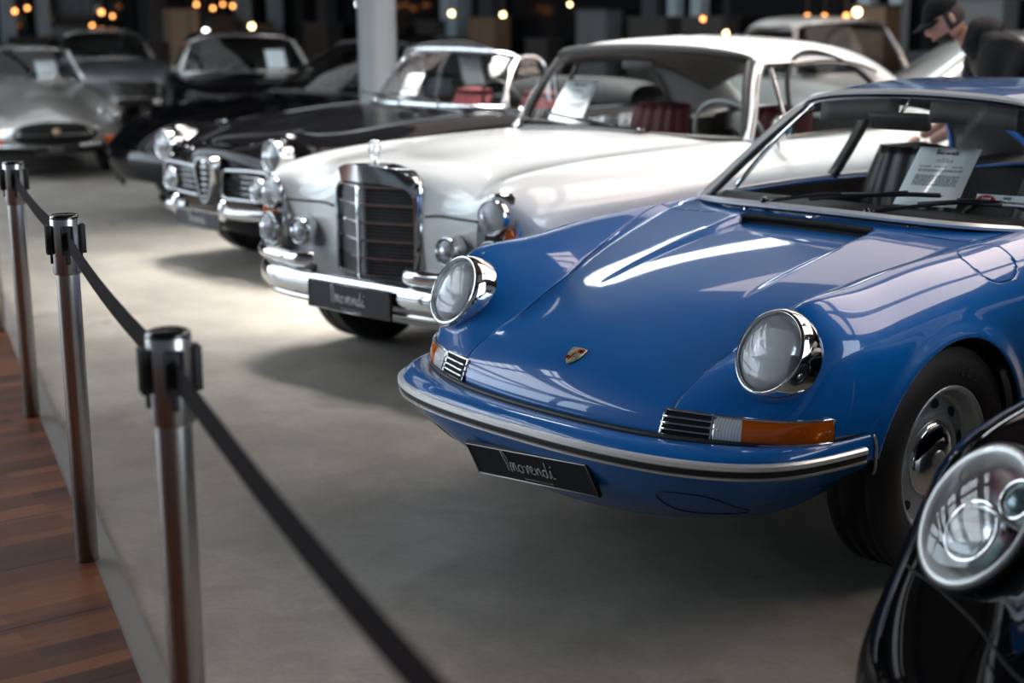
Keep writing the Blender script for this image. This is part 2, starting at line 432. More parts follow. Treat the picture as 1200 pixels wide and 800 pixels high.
# boarded walkway with its metal edge strip, along the row of posts
E0 = np.array((-.275, -.955)); ED = np.array((-5.505 + .275, .972 + .955)); ED /= np.linalg.norm(ED); EN = np.array((-ED[1], ED[0]))   # EN points to the walkway
if EN[1] > 0: EN = -EN
def along(a, n, z): p = E0 + ED * a + EN * n; return (p[0], p[1], z)
def slab(a0, a1, n0, n1, z0, z1):
    c = [along(a, n, z) for z in (z0, z1) for a, n in ((a0, n0), (a1, n0), (a1, n1), (a0, n1))]
    return c, [[0, 1, 2, 3][::-1], [4, 5, 6, 7], [0, 1, 5, 4], [1, 2, 6, 5], [2, 3, 7, 6], [3, 0, 4, 7]]
struct(make('floor_walkway', slab(-6, 22, .062, 7, .0, .020), deck_mat(), flat=True))
struct(make('trim_1', slab(-6, 22, .0, .062, .0, .016), mat('edge_metal', (.24, .23, .22), .45, .4), flat=True))
# roof: battened ceiling with glazed fields; daylight comes through their milky panes between dark bars
def ceil_mat():
    m = mat('batten_ceiling', (.12, .10, .085), .6); nt, N, L = nodes(m); b = N['Principled BSDF']
    tc = N.new('ShaderNodeTexCoord'); sx = N.new('ShaderNodeSeparateXYZ'); mm = N.new('ShaderNodeMath'); mm.operation = 'PINGPONG'; mm.inputs[1].default_value = .16
    gt = N.new('ShaderNodeMath'); gt.operation = 'GREATER_THAN'; gt.inputs[1].default_value = .022
    mx = N.new('ShaderNodeMix'); mx.data_type = 'RGBA'
    mx.inputs[6].default_value = (.02, .018, .016, 1); mx.inputs[7].default_value = (.13, .10, .085, 1)
    L.new(tc.outputs['Object'], sx.inputs[0]); L.new(sx.outputs[0], mm.inputs[0]); L.new(mm.outputs[0], gt.inputs[0]); L.new(gt.outputs[0], mx.inputs[0]); L.new(mx.outputs[2], b.inputs['Base Color'])
    return m
def glazing(name, col, strength, pitch, bar, rot=0.):
    m = bpy.data.materials.new(name); m.use_nodes = True; nt, N, L = nodes(m); N.clear()
    out = N.new('ShaderNodeOutputMaterial'); em = N.new('ShaderNodeEmission'); df = N.new('ShaderNodeBsdfDiffuse'); mx = N.new('ShaderNodeMixShader')
    em.inputs[0].default_value = (*col, 1); em.inputs[1].default_value = strength; df.inputs[0].default_value = (.03, .03, .032, 1)
    tc = N.new('ShaderNodeTexCoord'); mp = N.new('ShaderNodeMapping'); mp.inputs['Rotation'].default_value = (0, 0, rot); sx = N.new('ShaderNodeSeparateXYZ')
    mm = N.new('ShaderNodeMath'); mm.operation = 'PINGPONG'; mm.inputs[1].default_value = pitch / 2
    gt = N.new('ShaderNodeMath'); gt.operation = 'GREATER_THAN'; gt.inputs[1].default_value = bar / 2
    L.new(tc.outputs['Object'], mp.inputs[0]); L.new(mp.outputs[0], sx.inputs[0]); L.new(sx.outputs[0], mm.inputs[0]); L.new(mm.outputs[0], gt.inputs[0]); L.new(gt.outputs[0], mx.inputs[0])
    L.new(df.outputs[0], mx.inputs[1]); L.new(em.outputs[0], mx.inputs[2]); L.new(mx.outputs[0], out.inputs[0])
    return m
struct(make('ceiling', ([(-26, -12, CEIL), (-26, 18, CEIL), (12, 18, CEIL), (12, -12, CEIL)], [[0, 1, 2, 3]]), ceil_mat(), flat=True))
def pane(n, x0, x1, y0, y1, m, z=CEIL - .06):
    return struct(make('window_%d' % n, box(((x0 + x1) / 2, (y0 + y1) / 2, z + .02), (x1 - x0, y1 - y0, .04)), m, flat=True))
pane(1, -1.2, 5.5, 4.0, 11.5, glazing('roof_glass_warm', (1, .84, .74), 5.0, .24, .055))
pane(2, -9.35, -8.75, 6.6, 15.6, glazing('roof_glass_cool', (.86, .95, 1), 11, 2.6, .06))
pane(3, -17, -10.5, 0, 7, glazing('roof_glass_far', (.92, .96, 1), 1.2, .40, .10))
pane(4, -24, -5.8, -9, -1.2, glazing('roof_glass_walk', (.86, .94, 1), 5.5, .5, .09))
pane(5, -6.3, -2.4, 6.6, 12, glazing('roof_glass_mid', (1, .84, .76), 1.5, 4, .07))
k = 0
for x in (-20, -15.5, -11, -6.5, -2, 2.5, 7):
    k += 1; struct(make('beam', box((x, 2, CEIL - .30), (.28, 28, .5)), mat('beam_steel', (.035, .04, .05), .5), flat=True))
for y in (-2.2, 5., 14.6):
    k += 1; struct(make('beam', box((-8, y, CEIL - .22), (34, .22, .34)), MATS['beam_steel'], flat=True))
WALLB, WALLS = 16., -25.
struct(make('wall_back', box((-8, WALLB + .1, 3.1), (40, .2, 6.2)), mat('wall_dark', (.05, .045, .042), .5), flat=True))
struct(make('wall_side', box((WALLS - .1, 4, 3.1), (.2, 28, 6.2)), MATS['wall_dark'], flat=True))
# ------------------------------------------------------------------ shared car pieces
def tyre_geo(R, w, rim_r):
    """wheel axis along local z (outer face at +z = w/2)"""
    pr = []
    sh = R - .012
    pr += [(rim_r - .004, w * .36), (rim_r + .004, w * .43), (rim_r + .012, w * .455), (rim_r + (R - rim_r) * .45, w * .5), (R - .034, w * .482), (R - .014, w * .44), (R - .005, w * .415)]
    tread = []
    for k in range(5):
        a = w * (.40 - .2 * k) ; 
        tread += [(R, a), (R, a - w * .15)] if k == 0 else []
    gx = [.40, .235, .225, .205, .195, .055, .045, -.045, -.055, -.195, -.205, -.225, -.235, -.40]
    gr = [0, 0, -.006, -.006, 0, 0, -.007, -.007, 0, 0, -.006, -.006, 0, 0]
    pr += [(R + d, w * x) for x, d in zip(gx, gr)]
    pr += [(R - .014, -w * .44), (R - .034, -w * .482), (rim_r + .02, -w * .46), (rim_r, -w * .40)]
    return lathe(pr[::-1], 72)
def wheel(parent, x, y, R, w, rim_r, side, style, name='wheel'):
    M = axis_M((x, y, R), (side, 0, 0))
    ty = make(name, xf(tyre_geo(R, w, rim_r), M), TYRE, parent)
    o = w * .40
    if style == 'porsche':
        rim = [(rim_r + .002, o - .002), (rim_r + .006, o + .006), (rim_r + .002, o + .010), (rim_r - .006, o + .007), (rim_r - .013, o - .004), (rim_r - .022, o - .030), (rim_r - .028, o - .041), (rim_r - .034, o - .0435), (.163, o - .0425), (.150, o - .041), (.138, o - .039), (.128, o - .035), (.118, o - .030), (.110, o - .031), (.104, o - .036), (.095, o - .038)]
        rm = make('rim', xf(lathe(rim[::-1], 64), M), STEELW, ty)
        for k in range(10):
            a = 2 * PI * (k + .35) / 10
            rr = .1535
            p = [((rr + .0135 * math.sin(t)) * math.cos(a + .125 * math.cos(t)), (rr + .0135 * math.sin(t)) * math.sin(a + .125 * math.cos(t)), o - .0385 - .0135 * math.sin(t) * .18) for t in np.linspace(0, 2 * PI, 18, endpoint=False)]
            make('rim_slot', xf((p, [list(range(18))]), M), DARK, ty)
        cap = [(.1075, o - .036), (.1060, o - .029), (.098, o - .022), (.080, o - .0145), (.045, o - .010), (.0005, o - .009)]
        make('hub_cap', xf(lathe(cap[::-1], 48), M), CHROME, ty)
        make('hub_emblem', xf(lathe([(.0005, o - .004), (.022, o - .004), (.027, o - .006), (.030, o - .013)], 32), M), STEELW, ty)
        make('brake_disc', xf(lathe([(.0005, o - .10), (.16, o - .10), (.16, o - .11)], 40), M), DARK, ty)
        for k, s in ((.20, 'ECS'), (2.35, 'X')):
            g = G()
            for q, ch in enumerate(s):
                a = PI / 2 - k - q * .155
                tm = [(v[0], v[2], -v[1]) for v in text_mesh(ch, .034, .0008)[0]], text_mesh(ch, .034, .0008)[1]
                g.add(tm, Matrix.Translation((.252 * math.cos(a), .252 * math.sin(a), w * .4975)) @ Matrix.Rotation(a - PI / 2, 4, 'Z') @ Matrix.Translation((0, -.012, 0)))
            make('tyre_lettering', xf(g.out(), M), mat('tyre_letter', (.045, .045, .047), .5), ty)
    else:
        rim = [(rim_r + .006, o + .004), (rim_r, o + .006), (rim_r - .02, o - .02), (rim_r - .04, o - .04), (.09, o - .03), (.0005, o - .03)]
        make('rim', xf(lathe(rim[::-1], 40), M), CHROME2 if style != 'dark' else mat('dark_rim', (.05, .05, .055), .3, .8), ty)
        make('hub_cap', xf(lathe([(.0005, o + .006), (.05, o + .002), (.085, o - .01), (.095, o - .03)], 32), M), CHROME, ty)
    return ty
def round_lamp(parent, M, r, bezel=.012, depth=.06, name='headlight', sy=1., lens=None, ring_h=.02, ringmat=None, dome=.018, fl=True):
    """round lamp facing local +z of M: bezel ring, bowl, lens, bulb shield"""
    ro = r + bezel
    ring = [(ro + .001, -ring_h), (ro, -ring_h * .45), (ro - bezel * .22, -ring_h * .12), (ro - bezel * .55, ring_h * .16), (r + bezel * .16, ring_h * .30), (r + .0005, ring_h * .22), (r - .003, -.01)]
    ring_o = make(name, xf(lathe(ring[::-1], 56, None, 1, sy), M), ringmat or CHROME, parent)
    bowl = [(r - .001, -.004), (r * .92, -depth * .35), (r * .7, -depth * .75), (r * .4, -depth * .97), (.0008, -depth)]
    make('reflector', xf(lathe([(a, b) for a, b in bowl][::-1], 48, None, 1, sy), M), REFL, ring_o)
    make('bulb_shield', xf(lathe([(.0005, -depth * .35), (r * .16, -depth * .42), (r * .2, -depth * .6), (r * .2, -depth * .8), (r * .08, -depth)], 24), M), CHROME2, ring_o)
    make('lens', xf(disc(r, 48, None, 1, sy, dome), M), lens or LAMPD, ring_o)
    return ring_o
def mirror(parent, M, r=.055):
    m = make('door_mirror', xf(lathe([(.0005, -.03), (r * .6, -.022), (r, 0), (r, .006), (.0005, .006)][::-1], 24), M), CHROME, parent)
    make('mirror_stem', xf(tube(spl([(0, 0, -.015), (0, -r, -.03), (0, -r * 1.8, -.01)], 10), .007, 8), M), CHROME, m)
    return m
def steering_wheel(parent, loc, r=.2, tilt=65, m=None):
    M = axis_M(loc, (0, math.sin(math.radians(tilt)) * 1., math.cos(math.radians(tilt))))
    w = make('steering_wheel', xf(tube([(r * math.cos(a), r * math.sin(a), 0) for a in np.linspace(0, 2 * PI, 40, endpoint=False)], .0105, 8, closed=True), M), m or BLACK, parent)
    g = G(); g.add(lathe([(.0005, .02), (.05, .015), (.055, -.02)][::-1], 20))
    for a in (0, PI, -PI / 2): g.add(tube([(0, 0, 0), (r * .98 * math.cos(a), r * .98 * math.sin(a), 0)], .008, 6))
    make('spokes', xf(g.out(), M), CHROME2, w)
    return w
def seat(parent, x, y, zt=.95, w=.46, m=None, ribs=6, zb=.45):
    """bucket seat: cushion and reclined, fluted back"""
    m = m or LEATHER
    rows = []
    for k, t in enumerate(np.linspace(0, 1, 14)):
        z = zb + (zt - zb) * t; yy = y + .18 * t; ww = w * (.5 - .10 * t ** 3)
        fr = []
        for u in np.linspace(-1, 1, 37):
            fl = .010 * abs(math.sin((u * .5 + .5) * PI * ribs)) if abs(u) < .8 else 0
            fr.append((x + ww * math.copysign(abs(u) ** .9, u), yy - .055 * (1 - abs(u) ** 4) - fl - (.05 * (abs(u) > .8)) * (1 - t), z))
        bk = [(x + ww * math.copysign(abs(u) ** .9, u), yy + .06 * (1 - u ** 4), z) for u in np.linspace(1, -1, 13)[1:-1]]
        rows.append(fr + bk)
    P = np.array(rows); V, F = grid(P, False, True)
    n = P.shape[1]; V.append((x, y + .18, zt + .02)); F += [[(13) * n + j, 13 * n + (j + 1) % n, len(V) - 1] for j in range(n)]
    s = make('seat', (V, F), m, parent)
    c = []
    for k, t in enumerate(np.linspace(0, PI, 12)):
        c.append([(x + u * w * .5, y - .22 - .28 * math.cos(t), zb - .04 + .09 * math.sin(t) * (1 - abs(u) ** 6) ) for u in np.linspace(-1, 1, 19)])
    make('cushion', grid(c), m, s)
    return s
def paper_sheet(parent_M, label, w=.21, h=.297, lines=True, name='price_sheet', group=None):
    """standing sheet with the dealer's heading and rows of print, own top-level thing"""
    t = bpy.data.objects.new(name, None); COL.objects.link(t); t.matrix_world = parent_M
    tag(t, label, 'sheet of paper', group)
    P = [[(u * w, -.004 * (2 * u) ** 2 * 0 + .012 * (v - .5) ** 2, v * h) for u in np.linspace(-.5, .5, 5)] for v in np.linspace(0, 1, 9)]
    make('sheet', grid(P), PAPER, t, solid=.0008)
    if lines:
        g = G()
        def row(z, x0, x1, th=.0022):
            x = x0
            while x < x1 - .004:
                l = random.uniform(.006, .02); l = min(l, x1 - x)
                yy = .012 * (z / h - .5) ** 2 - .0012
                g.add(box((x + l / 2, yy, z), (l, .0004, th))); x += l + .0035
        row(h * .80, -.012, .012); row(h * .765, -.028, .03, .0035); row(h * .735, -.03, .03)
        for z in (.66, .645): row(h * z, -.075, -.035); row(h * z, -.025, .015); row(h * z, .035, .07)
        for z in (.60, .585, .57): row(h * z, -.075, .075)
        for k in range(10): row(h * (.50 - k * .0185), -.075, .075, .0028)
        row(h * .17, -.02, .05, .004)
        make('print', g.out(), INK, t)
        make('heading', xf(script(.028, .03), Matrix.Translation((0, .0, h * .9))), INK, t)
    return t
def wiper(parent, p0, p1, n, blade=.4):
    p0, p1 = np.array(p0), np.array(p1); n = np.array(n) / np.linalg.norm(n)
    a = make('wiper', join(tube(spl([p0 + n * .02, (p0 * .5 + p1 * .5) + n * .032, p1 + n * .022], 12), np.linspace(.007, .0045, 12), 6), lathe([(.0005, .035), (.011, .032), (.014, 0), (.014, -.02)][::-1], 16, axis_M(p0, n))), BLACKG, parent)
    return a
# ------------------------------------------------------------------ blue coupe
B = thing('sports_car', 'blue classic two-door coupe with big round headlights and amber turn signals', 'car')
A_ = [(0,.140,.42),(0,.150,.495),(0,.205,.562),(0,.300,.620),(0,.430,.674),(0,.62,.732),(0,.90,.800),(0,1.20,.858),(0,1.46,.893),(0,2.0,.92),(0,2.6,.93),(0,3.15,.93),(0,3.75,.78),(0,4.08,.55)]
Bl = [(.25,.148,.42),(.25,.158,.493),(.25,.213,.560),(.25,.308,.618),(.25,.437,.672),(.255,.622,.731),(.26,.9,.799),(.27,1.2,.857),(.30,1.47,.890),(.3,2.0,.92),(.3,2.6,.93),(.3,3.15,.925),(.27,3.74,.775),(.22,4.06,.55)]
Cl = [(.41,.172,.42),(.408,.182,.500),(.405,.238,.556),(.402,.335,.602),(.405,.443,.642),(.43,.63,.714),(.50,.9,.786),(.565,1.2,.848),(.60,1.49,.878),(.58,2.0,.90),(.54,2.6,.90),(.50,3.15,.88),(.40,3.72,.76),(.30,4.03,.55)]
Dl = [(.50,.195,.42),(.50,.212,.505),(.502,.262,.566),(.500,.348,.640),(.506,.425,.708),(.530,.628,.781),(.572,.9,.828),(.608,1.2,.862),(.625,1.50,.879),(.62,2.0,.892),(.585,2.6,.89),(.55,3.15,.87),(.46,3.72,.75),(.36,4.0,.55)]
El = [(.60,.235,.42),(.603,.252,.510),(.607,.298,.575),(.613,.352,.682),(.616,.410,.784),(.622,.628,.820),(.633,.9,.849),(.643,1.2,.867),(.648,1.51,.879),(.645,2.0,.885),(.63,2.6,.88),(.60,3.15,.86),(.52,3.70,.74),(.42,3.97,.55)]
Fl = [(.675,.285,.42),(.685,.305,.510),(.698,.345,.580),(.714,.398,.680),(.702,.445,.762),(.704,.635,.790),(.712,.9,.818),(.716,1.2,.832),(.714,1.51,.842),(.712,2.0,.845),(.71,2.6,.845),(.69,3.15,.82),(.62,3.68,.70),(.5,3.93,.52)]
Gl = [(.733,.36,.42),(.742,.385,.510),(.756,.430,.585),(.767,.474,.658),(.771,.525,.697),(.777,.665,.705),(.785,.9,.722),(.783,1.2,.733),(.779,1.51,.742),(.778,2.0,.745),(.785,2.6,.74),(.785,3.15,.70),(.72,3.66,.58),(.58,3.9,.46)]
Hl = [(.755,.44,.40),(.765,.463,.470),(.775,.503,.525),(.781,.545,.556),(.785,.595,.570),(.791,.705,.572),(.797,.92,.570),(.798,1.2,.562),(.80,1.51,.558),(.803,2.0,.555),(.808,2.6,.55),(.81,3.15,.53),(.75,3.66,.45),(.6,3.9,.40)]
Il = [(.755,.48,.30),(.760,.505,.330),(.768,.54,.350),(.774,.585,.360),(.779,.63,.360),(.785,.73,.360),(.790,.93,.360),(.790,1.2,.350),(.79,1.51,.345),(.79,2.0,.34),(.79,2.6,.34),(.79,3.15,.34),(.73,3.66,.33),(.58,3.9,.33)]
Jl = [(.72,.50,.22),(.735,.52,.225),(.74,.56,.225),(.742,.60,.225),(.745,.65,.22),(.748,.74,.215),(.75,.93,.21),(.75,1.2,.205),(.75,1.51,.205),(.75,2.0,.205),(.75,2.6,.205),(.75,3.15,.205),(.69,3.66,.22),(.55,3.9,.25)]
net = np.array([[L[s] for L in (A_, Bl, Cl, Dl, El, Fl, Gl, Hl, Il, Jl)] for s in range(14)])
for s in range(14):          # even crown from the centre line to the shut line
    f = (net[s, 1, 0] / net[s, 2, 0]) ** 2; net[s, 1] = [net[s, 1, 0], *(net[s, 0, 1:] * (1 - f) + net[s, 2, 1:] * f)]
S = symsurf(net, 300, 150, 2)
WY, WZ, ARCH = .905, .315, .352
# flared arch lip and the sunken centre strip of the bonnet
def flare(P, wy, r, wz=WZ, a=.016):
    d = np.hypot(P[..., 1] - wy, P[..., 2] - wz)
    m = (P[..., 0] > .6) & (P[..., 2] > .25)
    P[..., 0] += np.where(m, a * np.exp(-((d - r) / .030) ** 2), 0)
flare(S, WY, ARCH + .004); flare(S, 3.17, .36)
sunk = np.clip((S[..., 1] - .60) / .69, 0, 1) ** 1.3 * .026 * (S[..., 1] < 1.292)
S[..., 2] -= sunk * np.clip((.262 - np.abs(S[..., 0])) / .012, 0, 1) * (S[..., 2] > .6)
half = grid(S); half = (half[0], [f[::-1] for f in half[1]])
solidbody = bvh(sym(half))
HLc = np.array((.613, .350, .678)); HLn = np.array((.02, -.90, .435)); HLn /= np.linalg.norm(HLn)
def arch_g(V): return np.where((V[:, 0] > .45) & (V[:, 2] < .9), np.minimum(np.hypot(V[:, 1] - WY, V[:, 2] - WZ) - ARCH, np.hypot(V[:, 1] - 3.17, V[:, 2] - WZ) - ARCH), 1)
def hl_g(V):
    q = V - HLc; h = q @ HLn; rad = np.linalg.norm(q - h[:, None] * HLn, axis=1)
    return np.where(np.abs(h) < .2, rad - .104, 1)
HY = [0, .18, .40, .64, .91, 1.07, 1.2, 1.305]; HX = [.409, .408, .402, .43, .515, .565, .605, .635]
def hood_g(V):
    x = np.abs(V[:, 0]); xc = np.interp(V[:, 1], HY, HX)
    dx = np.gradient(np.interp(np.linspace(0, 1.31, 100), HY, HX))
    return np.where(V[:, 2] > .41, np.minimum(xc - x, 1.300 - V[:, 1]), -1)
def cabin_g(V):
    x = np.abs(V[:, 0]); y = V[:, 1]
    front = np.interp(x, [0, .22, .43, .56, .625, .9], [1.365, 1.372, 1.41, 1.475, 1.56, 1.60])
    return -np.minimum(np.minimum(y - front, 3.05 - y), .612 - x)
body_h = clip(clip(clip(clip(half, arch_g), hl_g), cabin_g), lambda V: np.maximum(V[:, 1] - .60, V[:, 2] - .40))
hood = clip(half, lambda V: hood_g(V) - .0022)
bodyh = clip(body_h, lambda V: -hood_g(V) - .0022)
# fuel flap on the left front wing
FC = np.array((.705, 1.19))
def flap_g(V):
    return np.where((V[:, 0] > .5) & (V[:, 2] > .7), 1 - ((np.abs((V[:, 0] - .700) / .062)) ** 2.6 + (np.abs((V[:, 1] - 1.20) / .105)) ** 2.6), -1) * .05
left = clip(bodyh, lambda V: -flap_g(V) - .002); flap = clip(bodyh, lambda V: flap_g(V) - .002)
body = make('body', join(left, mirx(bodyh)), BLUEP, B, solid=.010)
make('fuel_flap', flap, BLUEP, B, solid=.008)
hd = make('hood', sym(hood), BLUEP, B, solid=.010)
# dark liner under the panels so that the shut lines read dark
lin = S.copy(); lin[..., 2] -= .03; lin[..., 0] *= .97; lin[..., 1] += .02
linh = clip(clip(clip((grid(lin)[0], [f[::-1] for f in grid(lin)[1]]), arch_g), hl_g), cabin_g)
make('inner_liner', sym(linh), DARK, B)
# wheel wells
for s in (1, -1):
    for wy in (WY, 3.17):
        make('wheel_well', clip(xf(lathe([(.36, .12), (.36, -.28), (.0005, -.28)], 36, axis_M((0, 0, 0), (1, 0, 0))), Matrix.Translation((.64 * s, wy, WZ)) @ Matrix.Scale(s, 4, (1, 0, 0))), lambda V: V[:, 2] - .36), DARK, B)
# cowl slot at the rear edge of the bonnet
sl = [(x, 1.296, 3) for x in np.linspace(-.252, .252, 31)]
pp = onto(solidbody, [(x, 1.302, 1) for x in np.linspace(-.254, .254, 31)], off=0.001)
sl = make('cowl_vent', grid(np.stack([pp + (0, -.010, .003), pp + (0, -.019, -.020), pp + (0, -.024, -.032)])), DARK, B)
g = G()
for x in np.linspace(-.25, .25, 80):
    q = pp[np.argmin(abs(pp[:, 0] - x))]; g.add(box((x, q[1] - .018, q[2] - .010), (.0018, .006, .022)))
make('vent_bars', g.out(), BLACK, sl)
# front bumper with valance
R0 = [(0,.132,.449),(.2,.140,.449),(.40,.166,.452),(.565,.220,.456),(.665,.282,.459),(.728,.362,.462),(.755,.45,.465),(.772,.55,.468)]
R1 = [(0,.050,.462),(.2,.058,.462),(.40,.088,.464),(.575,.160,.466),(.690,.240,.468),(.748,.342,.468),(.772,.44,.466),(.782,.55,.464)]
R2 = [(0,.014,.441),(.2,.018,.441),(.40,.042,.442),(.575,.100,.443),(.695,.190,.445),(.757,.310,.446),(.779,.43,.447),(.787,.55,.447)]
R3 = [(0,.012,.400),(.2,.016,.400),(.40,.040,.401),(.575,.098,.402),(.695,.188,.404),(.757,.308,.406),(.779,.43,.408),(.787,.55,.410)]
R4 = [(0,.030,.365),(.2,.036,.365),(.40,.062,.366),(.57,.125,.368),(.684,.215,.372),(.745,.335,.381),(.768,.45,.390),(.779,.56,.396)]
R5 = [(0,.075,.300),(.2,.085,.300),(.40,.125,.302),(.55,.200,.306),(.655,.300,.312),(.722,.405,.345),(.751,.505,.365),(.764,.59,.378)]
R6 = [(0,.140,.235),(.2,.160,.235),(.39,.215,.240),(.53,.290,.255),(.635,.375,.285),(.695,.470,.322),(.728,.545,.350),(.745,.61,.365)]
R7 = [(0,.240,.178),(.2,.268,.180),(.38,.335,.190),(.51,.395,.214),(.61,.455,.252),(.672,.520,.300),(.708,.565,.335),(.728,.61,.355)]
R8 = [(0,.30,.172),(.2,.33,.175),(.37,.39,.188),(.49,.45,.212),(.58,.51,.252),(.64,.57,.300),(.68,.61,.332),(.70,.64,.35)]
bn = np.array([R0, R1, R2, R3, R4, R5, R6, R7, R8]); bs = np.swapaxes(symsurf(bn, 70, 90), 0, 1)
bh = grid(bs)
b_arch = lambda V: np.hypot(V[:, 1] - WY, V[:, 2] - WZ) - .362
bh = clip(bh, b_arch)
bump = make('front_bumper', sym(bh), BLUEP, B, solid=-.006)
bumpbvh = bvh(sym(bh))
def strip_path(zc, dz=0., end=.505, off=0.):
    a = [(x, y - off, zc) for x, y in [(0,.010),(.15,.0125),(.3,.024),(.42,.044),(.55,.085),(.65,.145),(.715,.215),(.752,.300),(.770,.385),(.780,.46),(.784,end)]]
    a = [np.array(p) for p in a]; full = [p * (-1, 1, 1) for p in a[:0:-1]] + a
    return spl(full, 90)
up = (0, 0, 1)
def ring_sec(w, h, b=.004): return [(-b, -h / 2), (w * .6, -h / 2), (w, -h / 4), (w, h / 4), (w * .6, h / 2), (-b, h / 2)]
q = sweep(strip_path(.4200), [(a, b) for a, b in ring_sec(.007, .034)], up=up); 
def sweep_out(path, sec, m, name, par):
    P, T, N_, Bn = frames(path, up=(0, 0, 1))
    s = -1 if Bn[len(P) // 2][1] > 0 else 1
    return make(name, sweep(path, [(a * s, b) for a, b in sec], up=(0, 0, 1)), m, par, sharp=35)
st = sweep_out(strip_path(.421), ring_sec(.011, .034), BLACK, 'rubber_strip', bump)
sweep_out(strip_path(.432), ring_sec(.016, .020), ALU, 'bright_moulding', bump)
sweep_out(strip_path(.4035), ring_sec(.013, .009), TRIMW, 'lower_moulding', bump)
for s in (1, -1):
    e = [(.7825, .548, .466), (.7885, .551, .452), (.791, .5535, .43), (.7895, .557, .405), (.783, .566, .39), (.775, .578, .372), (.764, .590, .352), (.752, .60, .336)]
    e = [(x * s, y - .003, z) for x, y, z in e]
    make('edge_bead', tube(spl(e, 24), .0042, 8), TRIMW, bump)
# rubber seal between bumper and body
sl = [np.array(p) * (1, 1, 1) + (0, -.006, .006) for p in R0]; full = [p * (-1, 1, 1) for p in sl[:0:-1]] + sl
make('rubber_seal', tube(spl(full, 80), .0085, 8), BLACK, bump)
# fog lamp blanking covers, left and right of the valance
def loop_on(bv, cx, cz, rx, rz, n=48, e=2.8, off=.0005, shear=0.):
    pts = []
    for t in np.linspace(0, 2 * PI, n, endpoint=False):
        c, s_ = math.cos(t), math.sin(t)
        pts.append((cx + rx * math.copysign(abs(c) ** (2 / e), c) + shear * s_, 0, cz + rz * math.copysign(abs(s_) ** (2 / e), s_)))
    return onto(bv, pts, (0, 1, 0), off)
for s in (1, -1):
    make('fog_lamp_cover', tube(loop_on(bumpbvh, .497 * s, .290, .076, .045, e=3.2), .0022, 6, closed=True), mat('dark_blue_seam', (.001, .008, .03), .5), bump)
# number plate hung under the bumper
plate(B, 'license_plate', (.022, .058, .312), .485, .112, tilt=math.radians(25), roll=math.radians(-4.6))
# headlights
for s in (1, -1):
    n = HLn * (s, 1, 1); c = HLc * (s, 1, 1) + n * .016
    M = axis_M(c, n)
    hl = round_lamp(B, M, .091, bezel=.020, depth=.075, name='headlight', sy=1.14, ring_h=.060, dome=.026, lens=LAMP)
    hl.children[0].data.materials[0] = BOWL
    fl_ = [[(x * .062, z * .068 - .004, .012 - .010 * (x * x + z * z)) for x in np.linspace(-1, 1, 13)] for z in np.linspace(-1, 1, 13)]
    fl_ = [[(x * (1 - .18 * max(0, abs(z / .07) - .4) ** 1.2), z, h) for x, z, h in r_] for r_ in fl_]
    make('lens_flutes', xf(grid(fl_), M), FLUTE, hl)
    for a in (26 if s > 0 else 154, 47 if s > 0 else 133): make('ring_screw', lathe([(.0005, .003), (.0035, .002), (.004, 0)][::-1], 10, M @ Matrix.Translation((.104 * math.cos(math.radians(a)), .104 * 1.14 * math.sin(math.radians(a)), .003))), CHROME2, hl)
